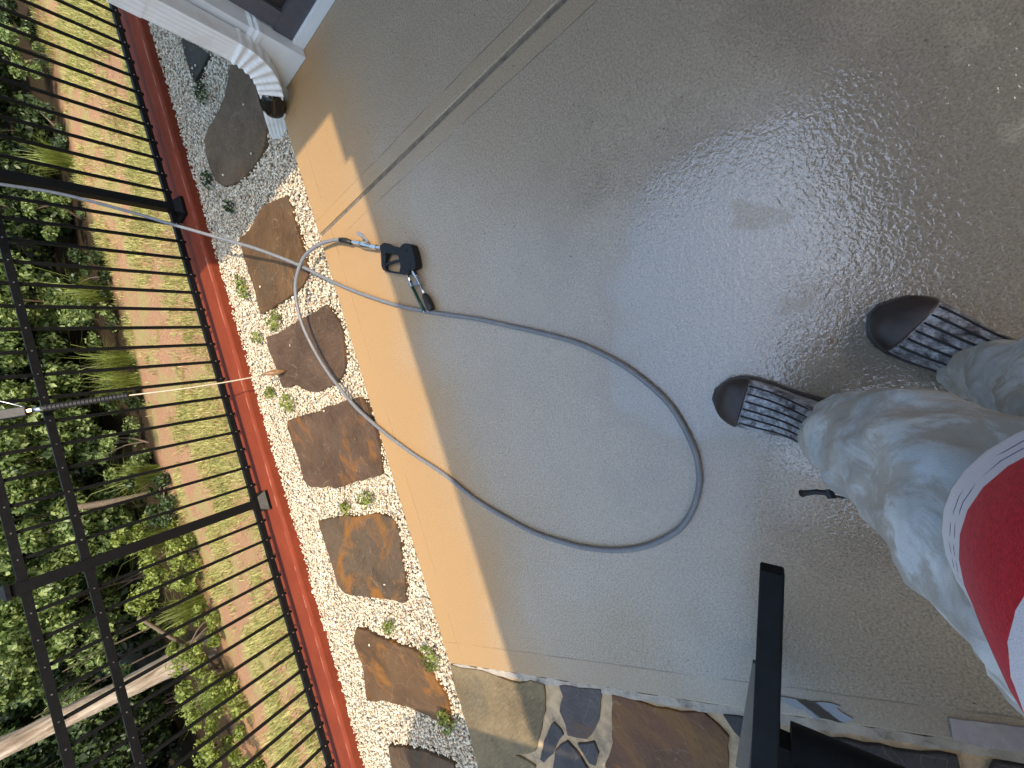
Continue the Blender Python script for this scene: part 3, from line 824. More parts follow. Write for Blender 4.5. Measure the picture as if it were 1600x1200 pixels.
# ================================================================== HOSE
hose = empty('pressure_hose', (0.436, 1.029, 0), 'grey pressure washer hose looped across the slab and hung over the fence', 'hose')
hp = [(2.127, 3.19, -0.20), (2.127, 3.19, 0.5), (2.09, 3.14, 0.98), (2.01, 3.07, 1.105), (1.94, 3.015, 1.115), (1.912, 2.965, 1.085), (1.90, 2.935, 0.98), (1.885, 2.90, 0.83), (1.84, 2.82, 0.635), (1.69, 2.645, 0.412), (1.60, 2.545, 0.315),
      (1.41, 2.295, 0.222), (1.325, 2.185, 0.184), (1.205, 2.022, 0.138), (1.06, 1.855, 0.072), (0.965, 1.76, 0.028), (0.876, 1.669, 0.011)]
flat = [(0.721, 1.474), (0.554, 1.235), (0.432, 1.021), (0.347, 0.861), (0.263, 0.722), (0.193, 0.608), (0.125, 0.507), (0.059, 0.433), (-0.007, 0.373), (-0.069, 0.33), (-0.131, 0.296), (-0.189, 0.277), (-0.245, 0.268), (-0.296, 0.264), (-0.346, 0.269), (-0.388, 0.281), (-0.434, 0.304), (-0.479, 0.336), (-0.521, 0.383), (-0.553, 0.452), (-0.569, 0.509), (-0.575, 0.565), (-0.575, 0.622), (-0.568, 0.679), (-0.556, 0.738), (-0.537, 0.797), (-0.511, 0.871), (-0.473, 0.946), (-0.416, 1.036), (-0.35, 1.13), (-0.289, 1.197), (-0.22, 1.265), (-0.158, 1.341), (-0.096, 1.423), (-0.024, 1.507)]
hp += [(x, y, 0.0105) for x, y in flat]
hp += [(0.055, 1.593, 0.011), (0.205, 1.732, 0.014), (0.352, 1.828, 0.018), (0.496, 1.892, 0.028), (0.634, 1.926, 0.04), (0.763, 1.932, 0.052), (0.891, 1.897, 0.06), (0.971, 1.835, 0.06), (1.024, 1.739, 0.055), (1.029, 1.625, 0.046), (1.003, 1.518, 0.036), (0.969, 1.444, 0.03)]
bm = BM(); tube(bm, catmull(hp, 5), 0.0088, 12)
obj('hose_tube', bm, M['hose'], hose, smooth=True)
bm = BM(); tube(bm, [(0.978, 1.462, 0.03), (0.959, 1.429, 0.029), (0.932, 1.397, 0.027)], [0.0115, 0.0125, 0.0115], 14)
obj('crimp_sleeve', bm, M['black_rubber'], hose, smooth=True)

# ================================================================== SPRAY GUN
gun = empty('spray_gun', (0.759, 1.173, 0), 'black pressure washer trigger gun lying at the edge of the sunlight', 'spray gun')
def extr(bm, poly, z0, z1): prism(bm, poly, z0, z1)
bm = BM()
extr(bm, [(0.752, 1.109), (0.758, 1.098), (0.761, 1.086), (0.758, 1.07), (0.748, 1.052), (0.737, 1.039), (0.71, 1.038), (0.681, 1.041), (0.654, 1.046), (0.644, 1.052), (0.645, 1.068), (0.65, 1.083), (0.647, 1.105), (0.649, 1.13), (0.657, 1.144), (0.666, 1.15), (0.677, 1.139), (0.688, 1.131), (0.709, 1.129), (0.732, 1.124)], 0.004, 0.042)
extr(bm, [(0.82, 1.213), (0.823, 1.198), (0.819, 1.182), (0.803, 1.168), (0.778, 1.135), (0.753, 1.097), (0.727, 1.114), (0.753, 1.156), (0.775, 1.189), (0.774, 1.205), (0.801, 1.219)], 0.007, 0.039)
extr(bm, [(0.814, 1.224), (0.779, 1.238), (0.747, 1.251), (0.728, 1.25), (0.713, 1.235), (0.698, 1.214), (0.665, 1.158), (0.656, 1.143), (0.664, 1.139), (0.694, 1.192), (0.71, 1.219), (0.723, 1.231), (0.741, 1.226), (0.765, 1.209), (0.778, 1.195), (0.798, 1.206)], 0.012, 0.031)
obj('gun_body', bm, M['gun'], gun, bevel=0.003, seg=2)
bm = BM()
extr(bm, [(0.747, 1.235), (0.743, 1.208), (0.737, 1.181), (0.73, 1.156), (0.717, 1.13), (0.708, 1.133), (0.72, 1.16), (0.727, 1.186), (0.734, 1.212), (0.734, 1.229)], 0.016, 0.028)
obj('trigger', bm, M['gun'], gun, bevel=0.002)
bm = BM()
for p in ((0.725, 1.068, 0.042), (0.668, 1.071, 0.042)):
    bm = BM(); bmesh.ops.create_cone(bm, cap_ends=True, segments=10, radius1=0.0042, radius2=0.0036, depth=0.003, matrix=Matrix.Translation(p))
    obj('body_screw', bm, M['black_metal'], gun)
# inlet side: swivel, ball valve and nuts up to the hose
bm = BM(); tube(bm, [(0.942, 1.406, 0.025), (0.932, 1.39, 0.025), (0.93, 1.388, 0.025), (0.919, 1.37, 0.025)], [0.007, 0.007, 0.0095, 0.0095], 6); tube(bm, [(0.919, 1.37, 0.025), (0.9, 1.343, 0.025)], 0.0115, 6)
obj('hose_nut', bm, M['steel'], gun)
bm = BM(); tube(bm, [(0.9, 1.343, 0.025), (0.888, 1.329, 0.025), (0.875, 1.31, 0.025), (0.859, 1.288, 0.025)], [0.0125, 0.0145, 0.0145, 0.012], 10); tube(bm, [(0.879, 1.336, 0.02), (0.84, 1.276, 0.02)], 0.006, 8)
obj('ball_valve', bm, M['steel'], gun)
bm = BM(); beam(bm, (0.869, 1.269, 0.045), (0.906, 1.287, 0.05), 0.008, 0.003); beam(bm, (0.905, 1.288, 0.05), (0.93, 1.312, 0.05), 0.017, 0.004); 
bmesh.ops.create_cone(bm, cap_ends=True, segments=10, radius1=0.005, radius2=0.005, depth=0.02, matrix=Matrix.Translation((0.872, 1.283, 0.036)))
obj('valve_lever', bm, plain('worn_nickel', (0.50, 0.44, 0.38), 0.35, metal=0.9, var=0.3, sc=200), gun)
bm = BM(); tube(bm, [(0.859, 1.288, 0.025), (0.848, 1.27, 0.025)], 0.0105, 6); tube(bm, [(0.847, 1.269, 0.025), (0.833, 1.248, 0.025)], 0.0128, 6); tube(bm, [(0.832, 1.247, 0.025), (0.817, 1.223, 0.025)], 0.009, 12)
obj('swivel_coupler', bm, M['steel'], gun)
# outlet side
bm = BM(); tube(bm, [(0.662, 1.096, 0.022), (0.65, 1.089, 0.022)], 0.008, 10); obj('outlet_nipple', bm, M['brass'], gun, smooth=True)
bm = BM(); tube(bm, [(0.65, 1.089, 0.022), (0.639, 1.086, 0.022)], 0.0095, 12); tube(bm, [(0.638, 1.086, 0.022), (0.619, 1.08, 0.022)], 0.0115, 12); tube(bm, [(0.619, 1.081, 0.022), (0.61, 1.079, 0.022)], 0.0085, 12)
tube(bm, [(0.61, 1.079, 0.021), (0.581, 1.074, 0.021)], 0.0075, 12)
obj('quick_coupler', bm, M['steel'], gun, smooth=False)
bm = BM(); tube(bm, [(0.582, 1.075, 0.02), (0.527, 1.069, 0.019)], 0.0065, 10); obj('wand_tube', bm, M['steel'], gun, smooth=True)
bm = BM()
pp = [(0.536, 1.07, 0.02), (0.523, 1.066, 0.02), (0.502, 1.063, 0.02), (0.481, 1.06, 0.02), (0.463, 1.057, 0.02)]
tube(bm, pp, [0.010, 0.0145, 0.016, 0.0165, 0.0125], 14)
obj('nozzle_holder', bm, M['black_rubber'], gun, smooth=False)
bm = BM(); beam(bm, (0.601, 1.11, 0.02), (0.591, 1.077, 0.02), 0.018, 0.004); obj('bracket', bm, plain('dull_bracket', (0.20, 0.21, 0.21), 0.5, metal=0.5), gun)
bm = BM(); tube(bm, [(0.646, 1.129, 0.018), (0.632, 1.125, 0.018), (0.62, 1.127, 0.018)], [0.0045, 0.0065, 0.0055], 10); tube(bm, [(0.62, 1.127, 0.018), (0.592, 1.123, 0.018)], 0.0082, 12)
obj('rod_collar', bm, M['steel'], gun, smooth=False)
bm = BM(); tube(bm, [(0.592, 1.123, 0.018), (0.53, 1.111, 0.018), (0.473, 1.098, 0.02)], 0.0068, 12); obj('green_rod', bm, M['green_rod'], gun, smooth=True)
bm = BM(); tube(bm, [(0.473, 1.098, 0.02), (0.466, 1.096, 0.02)], 0.0074, 12); obj('rod_end', bm, M['steel'], gun)

# ================================================================== LANCE LEANING ON THE FENCE
LA = Vector((0.604, 2.358, -0.012)); LB = Vector((0.686, 2.955, 0.985))
lance = empty('spray_lance', LA, 'long thin spray lance with ribbed black grip leaning against the fence', 'lance')
def lp(t): return LA.lerp(LB, t)
bm = BM(); tube(bm, [lp(t) for t in (-0.005, 0.01, 0.03, 0.06, 0.085, 0.10)], [0.004, 0.009, 0.0165, 0.0165, 0.010, 0.005], 12)
obj('nozzle_tip', bm, M['rust_tip'], lance, smooth=True)
def bend(t):
    s = -0.012 * math.sin(math.pi * min(1, t / 0.64)); return lp(t) + Vector((s, 0, s * .5))
bm = BM(); tube(bm, [bend(t) for t in np.linspace(0.095, 0.66, 14)], 0.0042, 8); obj('rod', bm, M['lance_rod'], lance, smooth=True)
bm = BM()
ts_ = np.linspace(0.625, 0.895, 105)
tube(bm, [bend(t) for t in ts_], [0.0135 + 0.0045 * (0.5 + 0.5 * math.cos(2 * math.pi * i / 5)) for i in range(105)], 12); obj('ribbed_grip', bm, M['black_rubber'], lance, smooth=True)
bm = BM(); tube(bm, [lp(.893), lp(.93)], 0.0115, 12); obj('end_coupler', bm, M['steel'], lance, smooth=True)
bm = BM(); tube(bm, [lp(.93), lp(.945)], 0.0125, 6); obj('brass_nut', bm, M['brass'], lance)
bm = BM(); beam(bm, lp(.945), lp(1.18), 0.045, 0.034, up=(0, -1, .4)); obj('handle_block', bm, plain('grey_cast_handle', (0.035, 0.035, 0.036), 0.5, spec=0.3, var=0.25, sc=60), lance, bevel=0.004)
bm = BM(); tube(bm, catmull([lp(.955) + Vector((.02, -.01, .0)), lp(.99) + Vector((.05, -.02, .01)), lp(1.05) + Vector((.085, -.02, .0))], 6), 0.002, 6); obj('trigger_wire', bm, M['steel'], lance)

# ================================================================== BLACK PATIO CHAIRS
chair = empty('patio_chair', (-0.95, 0.02, 0), 'black patio armchair whose flat arm reaches over the wet slab', 'chair', 'black patio chairs')
u = Vector((-.951, .309, 0)); vv = Vector((-.309, -.951, 0))
s0 = Vector((-0.715, 0.20, 0))
def cp(a, b, z): return s0 + u * a + vv * b + Vector((0, 0, z))
for b in (-0.0, 0.56):
    base = Vector((-.335, .09, .58)) + vv * b
    bm = BM(); beam(bm, base, base + u * 1.0, 0.029, 0.024, w2=0.046); obj('arm', bm, M['chair_black'], chair, bevel=0.003)
    for a, zt in ((.16, .567), (.56, .40)):
        bm = BM(); beam(bm, cp(a, b, .0), cp(a, b, zt), 0.04, 0.04, up=(1, 0, 0)); obj('leg', bm, M['chair_black'], chair, bevel=0.003)
    bm = BM(); beam(bm, Vector((-.54, .172, .50)) + vv * b, Vector((-.92, .315, .33)) + vv * b, 0.010, 0.006, w2=0.024); obj('arm_brace', bm, M['chair_side'], chair)
for k in range(11):
    bm = BM(); beam(bm, cp(.05 + .045 * k, .03, .425), cp(.05 + .045 * k, .55, .425), 0.036, 0.012); obj('seat_slat', bm, M['chair_black'], chair, bevel=0.003)
bm = BM(); tube(bm, [cp(.02, .03, .425), cp(.02, .55, .425)], 0.032, 14); obj('seat_front_roll', bm, M['chair_black'], chair, smooth=True)
for b in (.02, .56):
    bm = BM(); beam(bm, cp(.02, b, .425), cp(.56, b, .425), 0.03, 0.04); obj('seat_rail', bm, M['chair_black'], chair, bevel=0.003)
    bm = BM(); beam(bm, cp(.58, b, .40), cp(.74, b, .98), 0.035, 0.03, up=(1, 0, 0)); obj('back_post', bm, M['chair_black'], chair, bevel=0.003)
for k in range(9):
    f = k / 8; bm = BM(); beam(bm, cp(.60 + .13 * f, .03, .48 + .47 * f), cp(.60 + .13 * f, .55, .48 + .47 * f), 0.012, 0.04); obj('back_slat', bm, M['chair_black'], chair, bevel=0.003)
ch2 = copy_tree(chair)
ch2.rotation_euler = (0, 0, R(64)); 
ch2['label'] = 'black patio chair beyond the frame with one foot on the slate paving'
ch2.location = (-1.67, 0.97, 0)

# ================================================================== PERSON (seen from the chest down in the photograph)
PC = Vector((-0.29, -0.24, 0.0))
HD = Vector((0.55, 0.835, 0)).normalized()      # facing
LT = Vector((-HD.y, HD.x, 0))                   # to the person's left
person = empty('person', (PC.x, PC.y, 0), 'person in stained pale grey trousers, striped red and white shirt and scuffed rubber boots', 'person')

def set_attr(me, name, vals):
    a = me.attributes.new(name, 'FLOAT', 'POINT'); a.data.foreach_set('value', np.asarray(vals, dtype=np.float32))

def boot_mats():
    t = NT('scuffed_boot_rubber')
    v = t.co()
    a = t.noise(v, 38, 6, 0.72, 0.4)
    b = t.noise(v, 120, 4, 0.7)
    c = t.noise(v, 11, 3)
    f = t.math('ADD', t.math('MULTIPLY', a, 0.65), t.math('ADD', t.math('MULTIPLY', b, 0.2), t.math('MULTIPLY', c, 0.3)))
    col = t.ramp(f, [(0.45, (0.022, 0.016, 0.014)), (0.54, (0.17, 0.16, 0.165)), (0.66, (0.50, 0.50, 0.53))])
    t.set(Base_Color=col, Roughness=0.5, Normal=t.bump(f, 0.003, 0.6))
    t2 = NT('brown_toe_rubber')
    v = t2.co(); n = t2.noise(v, 25, 5)
    t2.set(Base_Color=t2.ramp(n, [(0.3, (0.026, 0.018, 0.015)), (0.7, (0.060, 0.042, 0.036))]), Roughness=0.42, Normal=t2.bump(t2.noise(v, 200, 3), 0.0006, 0.5))
    return t.m, t2.m
MB, MT = boot_mats()
M['rib'] = plain('dark_boot_rib', (0.014, 0.010, 0.010), 0.45, var=0.3)

def boot(tip, heading, size=1.0):
    h = Vector((heading[0], heading[1], 0)).normalized(); l = Vector((-h.y, h.x, 0))
    L = 0.315 * size
    heel = Vector((tip[0], tip[1], 0)) - h * L
    st = [(0.0, .030, .060), (.02, .040, .12), (.06, .046, .20), (.11, .049, .20), (.135, .051, .150), (.16, .055, .118), (.195, .062, .096), (.235, .066, .082), (.265, .062, .072), (.29, .050, .058), (.306, .032, .042), (.315, .010, .024)]
    def sect(x, hw, top, k=0.0, bot=.014, n=24):
        out = []
        for i in range(n):
            a = 2 * math.pi * i / n
            ca, sa = math.cos(a), math.sin(a)
            y = math.copysign(abs(ca) ** .75, ca) * (hw + k)
            z = bot + (top + k - bot) * (.42 + .58 * math.copysign(abs(sa) ** .8, sa)) if sa > 0 else bot + (top - bot) * .42 * (1 - abs(sa) ** .5)
            p = heel + h * x * size + l * y * size; out.append((p.x, p.y, z * size))
        return out
    def interp(x):
        xs_ = [s_[0] for s_ in st]
        return float(np.interp(x, xs_, [s_[1] for s_ in st])), float(np.interp(x, xs_, [s_[2] for s_ in st]))
    b_ = obj_named = None
    bm = BM(); loft(bm, [sect(*s_) for s_ in st])
    root = obj('boot', bm, MB, person, smooth=True)
    md = root.modifiers.new('sub', 'SUBSURF'); md.levels = 1; md.render_levels = 2
    bm = BM()
    xs2 = [.243, .25, .262, .275, .288, .298, .307, .3145, .3185]
    loft(bm, [sect(x, *interp(min(x, .3145)), k=.0035 if x < .316 else .0) for x in xs2])
    o = obj('toe_cap', bm, MT, None, smooth=True); o.parent = root
    md = o.modifiers.new('sub', 'SUBSURF'); md.levels = 1; md.render_levels = 2
    bm = BM()
    out = []
    for s_ in st: out.append((s_[0], s_[1] + .004))
    pl = [heel + h * (x + (.005 if i == len(out) - 1 else 0)) * size + l * y * size for i, (x, y) in enumerate(out)] + [heel + h * (x + (.005 if x > .31 else 0)) * size - l * y * size for x, y in out[::-1]]
    prism(bm, [(p.x, p.y) for p in pl], 0.001, 0.020 * size)
    o = obj('sole', bm, MT, None, bevel=.003); o.parent = root
    for j, fy in enumerate((-.78, -.48, -.18, .12, .42, .72)):
        pts = []
        for x in np.linspace(.125, .243, 9):
            hw, top = interp(x)
            a = math.acos(max(-1, min(1, math.copysign(abs(fy) ** (1 / .75), fy)))); sa = math.sin(a)
            z = .014 + (top - .014) * (.42 + .58 * sa ** .8)
            p = heel + h * x * size + l * fy * hw * size; pts.append((p.x, p.y, z * size + .0005))
        bm = BM(); tube(bm, pts, [.0012] + [.0024] * 7 + [.0015], 6)
        o = obj('rib', bm, M['rib'], None, smooth=True); o.parent = root
    return root
boot((-0.150, 0.165), (0.50, 0.86), 1.0)
boot((-0.052, -0.200), (0.80, 0.60), 0.97)

def trouser_mat():
    t = NT('stained_pale_denim')
    v = t.co()
    a = t.noise(v, 5.0, 6, 0.62, 0.5); b = t.noise(v, 13, 6, 0.7, 0.8); w = t.noise(v, 700, 2)
    col = t.ramp(a, [(0.38, (0.36, 0.41, 0.45)), (0.5, (0.55, 0.58, 0.60)), (0.62, (0.72, 0.735, 0.74))])
    mud = t.step(t.math('ADD', b, t.math('MULTIPLY', t.noise(v, 3.2, 3), 0.5)), 0.70, 0.84)
    col = t.mix(t.math('MULTIPLY', mud, 0.8), col, (0.42, 0.37, 0.31))
    X, Y, Z = t.sep(v)
    low = t.step(t.math('ADD', Z, t.math('MULTIPLY', b, 0.25)), 0.50, 0.20)
    col = t.mix(t.math('MULTIPLY', low, 0.6), col, (0.40, 0.35, 0.29))
    pale = t.step(t.noise(v, 7.5, 6, 0.68, 1.2), 0.52, 0.74)
    col = t.mix(t.math('MULTIPLY', pale, 0.38), col, (0.84, 0.85, 0.86))
    dk = t.step(t.noise(v, 5.3, 5, 0.62, 0.9), 0.50, 0.70)
    col = t.mix(t.math('MULTIPLY', dk, 0.5), col, (0.27, 0.255, 0.25))
    t.set(Base_Color=col, Roughness=0.85, Specular_IOR_Level=0.2, Normal=t.bump(t.math('ADD', t.math('MULTIPLY', t.noise(v, 16, 3), 5), t.math('MULTIPLY', w, 0.6)), 0.0018, 0.5))
    return t.m

def ring(c, ra, rb, z, n=40, seed=0, amp=0.0, tilt=0.0):
    out = []
    for i in range(n):
        a = 2 * math.pi * i / n
        k = 1 + amp * (math.sin(3 * a + seed * 1.7 + z * 21) * .5 + math.sin(5 * a - seed * 2.3 + z * 37) * .35 + math.sin(2 * a + z * 60 + seed) * .3)
        p = Vector((c[0], c[1], z)) + LT * (ra * k * math.cos(a)) + HD * (rb * k * math.sin(a))
        out.append((p.x, p.y, p.z + tilt * math.sin(a)))
    return out
def fine(keys, n):
    """smoothly resample key rings (x, y, z, ra, rb)"""
    K = [np.array(k, float) for k in keys]; K = [2 * K[0] - K[1]] + K + [2 * K[-1] - K[-2]]
    out = []
    for i in range(1, len(K) - 2):
        for j in range(n):
            t = j / n; p0, p1, p2, p3 = K[i - 1:i + 3]
            out.append(.5 * (2 * p1 + (p2 - p0) * t + (2 * p0 - 5 * p1 + 4 * p2 - p3) * t * t + (3 * p1 - p0 - 3 * p2 + p3) * t ** 3))
    out.append(K[-2]); return out
LEG_L = [(-.285, -.045, .065, .056, .062), (-.280, -.044, .12, .053, .058), (-.258, -.055, .25, .064, .068), (-.229, -.077, .42, .081, .083), (-.226, -.108, .60, .087, .087), (-.288, -.153, .76, .095, .103), (-.312, -.185, .90, .095, .108)]
LEG_R = [(-.222, -.304, .065, .058, .064), (-.220, -.303, .12, .055, .060), (-.215, -.300, .25, .063, .067), (-.208, -.300, .42, .076, .080), (-.215, -.310, .60, .086, .088), (-.228, -.290, .76, .098, .105), (-.250, -.305, .90, .098, .11)]
bm = BM()
for sd, kk in ((1, LEG_L), (2, LEG_R)):
    rs = fine(kk, 7)
    loft(bm, [ring((k[0], k[1]), k[3], k[4], k[2], 40, sd, .035 + .03 * max(0, 1 - k[2] / .3)) for k in rs])
loft(bm, [ring(PC, a, b, z, 40) for z, a, b in ((.74, .142, .12), (.80, .152, .14), (.88, .155, .143), (.96, .15, .14))])
tr = obj('trousers', bm, trouser_mat(), person, smooth=True)
md = tr.modifiers.new('sub', 'SUBSURF'); md.levels = 1; md.render_levels = 1
tx = bpy.data.textures.new('folds', 'CLOUDS'); tx.noise_scale = 0.06; tx.noise_depth = 3
md = tr.modifiers.new('folds', 'DISPLACE'); md.texture = tx; md.strength = 0.034; md.mid_level = 0.5; md.texture_coords = 'GLOBAL'
# seam stitching, side pocket and knee strap
bm = BM(); tube(bm, [Vector(p) for p in [(-0.275, 0.031, 0.47), (-0.273, 0.024, 0.475), (-0.271, 0.012, 0.48), (-0.272, 0.001, 0.485), (-0.276, -0.003, 0.487)]], [.006, .0042, .0042, .0042, .0048], 8)
obj('strap', bm, M['black_rubber'], person, smooth=True)
bm = BM(); tube(bm, [Vector(p) for p in [(-0.267, -0.003, 0.485), (-0.274, -0.004, 0.487), (-0.28, -0.004, 0.489)]], .0052, 8); tube(bm, [Vector(p) for p in [(-0.275, -0.004, 0.488), (-0.28, -0.015, 0.488), (-0.286, -0.03, 0.48), (-0.291, -0.042, 0.47)]], .0018, 6)
obj('strap_toggle', bm, M['black_rubber'], person)

def shirt_mat():
    t = NT('striped_jersey')
    at = t.n('ShaderNodeAttribute'); at.attribute_name = 'v'
    f = at.outputs['Fac']
    v = t.co()
    f2 = t.math('ADD', f, t.math('MULTIPLY', t.math('SUBTRACT', t.noise(v, 6, 2), .5), .012))
    white = t.ramp(t.noise(v, 9, 4), [(.3, (.70, .68, .76)), (.7, (.82, .80, .86))])
    red = t.ramp(t.noise(v, 300, 2), [(.3, (.46, .008, .018)), (.7, (.62, .016, .030))])
    ph = t.math('FRACT', t.math('DIVIDE', t.math('SUBTRACT', f2, .036), .12))
    st = t.step(t.math('ABSOLUTE', t.math('SUBTRACT', ph, .30)), .325, .321)
    st = t.math('MULTIPLY', st, t.math('GREATER_THAN', f2, .036))
    col = t.mix(st, white, red)
    wvn = t.n('ShaderNodeTexWave', bands_direction='DIAGONAL'); t.l(v, wvn.inputs[0]); wvn.inputs['Scale'].default_value = 60
    dash = t.step(wvn.outputs['Fac'], .25, .4)
    for p, c in ((.0165, (.10, .03, .10)), (.025, (.05, .05, .26))):
        ln = t.math('MULTIPLY', t.step(t.math('ABSOLUTE', t.math('SUBTRACT', f, p)), .0010, .0005), dash)
        col = t.mix(t.math('MULTIPLY', ln, .9), col, c)
    t.set(Base_Color=col, Roughness=.85, Specular_IOR_Level=.2, Normal=t.bump(t.math('ADD', t.noise(v, 900, 2), t.math('MULTIPLY', t.noise(v, 14, 3), 5)), .0012, .6))
    t.set(Sheen_Weight=.15)
    return t.m
SH = [(PC.x + .014, PC.y - .004, .785, .134, .202), (PC.x + .014, PC.y - .004, .80, .136, .203), (PC.x + .01, PC.y + .005, .90, .150, .195), (PC.x - .005, PC.y - .01, 1.02, .198, .175), (PC.x - .01, PC.y - .02, 1.18, .210, .155), (PC.x - .015, PC.y - .03, 1.32, .225, .140), (PC.x - .02, PC.y - .03, 1.42, .205, .115), (PC.x - .02, PC.y - .03, 1.475, .12, .085), (PC.x - .02, PC.y - .03, 1.50, .068, .068)]
rs = fine(SH, 6)
bm = BM()
inner = [ring((SH[0][0], SH[0][1]), .127, .194, .80, 48)]
rr_ = inner + [ring((k[0], k[1]), k[3], k[4], k[2], 48, 3, .018 * max(0, 1 - (k[2] - .78) / .5)) for k in rs]
loft(bm, rr_, cap0=False)
vals = [0.0] * 48
for k in rs: vals += [k[2] - .785] * 48
SHO = []
for s in (1, -1):
    sh_ = Vector((PC.x - .018, PC.y - .03, 1.405)) + LT * s * .185
    el = Vector((PC.x, PC.y, 1.10)) + LT * s * .30 + HD * .06
    wr = Vector((0.0, -0.10, 1.225)) + Vector((-.105 * s, .03 * s, 0))
    SHO.append((sh_, el, wr))
    a_ = sh_ - LT * s * .05; b_ = sh_.lerp(el, .58)
    r_ = tube(bm, [a_, sh_.lerp(el, .08), sh_.lerp(el, .3), b_], [.075, .078, .074, .076], 16, caps=False)
    for k in range(4): vals += [.62 - .1 * k] * 16
bm.verts.ensure_lookup_table()
me = bpy.data.meshes.new('shirt'); bmesh.ops.recalc_face_normals(bm, faces=bm.faces); bm.to_mesh(me); bm.free()
set_attr(me, 'v', vals)
shirt = link_mesh('shirt', me, shirt_mat(), person, smooth=True)

# body: one continuous skin (head, neck, torso core, arms and hands)
def body():
    bm = BM(); lay = bm.verts.layers.skin.verify()
    def vert(p, r, r2=None, root=False):
        v_ = bm.verts.new(p); v_[lay].radius = (r, r2 or r); v_[lay].use_root = root; return v_
    c = Vector((PC.x - .01, PC.y - .02, 0))
    pel = vert(c + Vector((0, 0, .92)), .13, .11, True); wa = vert(c + Vector((0, 0, 1.1)), .13, .11); chs = vert(c + Vector((0, 0, 1.33)), .14, .10)
    nk0 = vert(c + Vector((0, 0, 1.47)), .055); nk1 = vert(c + HD * .015 + Vector((0, 0, 1.54)), .052)
    hd0 = vert(c + HD * .045 + Vector((0, 0, 1.60)), .066, .074); hd1 = vert(c + HD * .03 + Vector((0, 0, 1.68)), .080, .092); hd2 = vert(c + HD * .015 + Vector((0, 0, 1.745)), .055, .062)
    for a, b in ((pel, wa), (wa, chs), (chs, nk0), (nk0, nk1), (nk1, hd0), (hd0, hd1), (hd1, hd2)): bm.edges.new((a, b))
    fw = Vector((0.0461648, 0.5565228, -0.8295488))
    for (sh_, el, wr), s in zip(SHO, (1, -1)):
        hip = vert(c + LT * s * .085 + Vector((0, 0, .82)), .085); kn = vert(Vector((-.25, -.075, .47) if s > 0 else (-.21, -.30, .47)), .052)
        an = vert(Vector((-.281, -.045, .12) if s > 0 else (-.222, -.304, .12)), .036); bm.edges.new((pel, hip)); bm.edges.new((hip, kn)); bm.edges.new((kn, an))
        v0 = vert(sh_, .058); v1 = vert(el, .042); v2 = vert(el.lerp(wr, .35), .043); v3 = vert(wr, .027, .022)
        palm = vert(wr + Vector((.028 * s, .035, -.004)), .030, .014)
        for a, b in ((chs, v0), (v0, v1), (v1, v2), (v2, v3), (v3, palm)): bm.edges.new((a, b))
        pc_ = Vector(palm.co)
        for k, (ln, off) in enumerate(((.030, -.024), (.034, -.008), (.032, .008), (.025, .024))):
            side = Vector((0, .55, -.83)) * off
            up_ = Vector((.25 * s, .80, .50)).normalized(); cu = Vector((.9 * s, .25, -.05)).normalized()
            f0 = vert(pc_ + side + up_ * .012, .0095); f1 = vert(Vector(f0.co) + up_ * ln * .55 + cu * ln * .25, .0088); f2 = vert(Vector(f1.co) + cu * ln * .7, .008)
            bm.edges.new((palm, f0)); bm.edges.new((f0, f1)); bm.edges.new((f1, f2))
        th = vert(pc_ + Vector((.012 * s, -.02, .012)), .011); t2 = vert(Vector(th.co) + Vector((.024 * s, -.004, .010)), .0095)
        bm.edges.new((palm, th)); bm.edges.new((th, t2))
    me = bpy.data.meshes.new('body'); bm.to_mesh(me); bm.free()
    o = link_mesh('body', me, M['skin'], person)
    md = o.modifiers.new('skin', 'SKIN'); md.use_smooth_shade = True
    md = o.modifiers.new('sub', 'SUBSURF'); md.levels = 1; md.render_levels = 2
    return o
body()
hc = Vector((PC.x + .02, PC.y - .005, 1.66))
bm = BM()
bmesh.ops.create_uvsphere(bm, u_segments=20, v_segments=12, radius=1.0, matrix=Matrix.Translation(hc - HD * .022 + Vector((0, 0, .045))) @ Matrix.Diagonal((.088, .098, .075, 1)))
obj('hair', bm, M['hair'], person, smooth=True)
bm = BM(); bmesh.ops.create_cone(bm, cap_ends=True, segments=8, radius1=.016, radius2=.006, depth=.035, matrix=Matrix.Translation(hc + HD * .092 + Vector((0, 0, -.012))))
obj('nose', bm, M['skin'], person, smooth=True)
for s in (1, -1):
    bm = BM(); bmesh.ops.create_uvsphere(bm, u_segments=10, v_segments=8, radius=1.0, matrix=Matrix.Translation(hc + LT * s * .084 + Vector((0, 0, -.01))) @ Matrix.Diagonal((.012, .018, .03, 1))); obj('ear', bm, M['skin'], person, smooth=True)
    bm = BM(); bmesh.ops.create_uvsphere(bm, u_segments=10, v_segments=8, radius=.012, matrix=Matrix.Translation(hc + HD * .082 + LT * s * .032 + Vector((0, 0, .012)))); obj('eye', bm, M['white'], person, smooth=True)
bm = BM(); beam(bm, hc + HD * .090 + LT * .024 + Vector((0, 0, -.052)), hc + HD * .090 - LT * .024 + Vector((0, 0, -.052)), .010, .010); obj('mouth', bm, plain('lips', (.36, .15, .13), .5), person, bevel=.003)

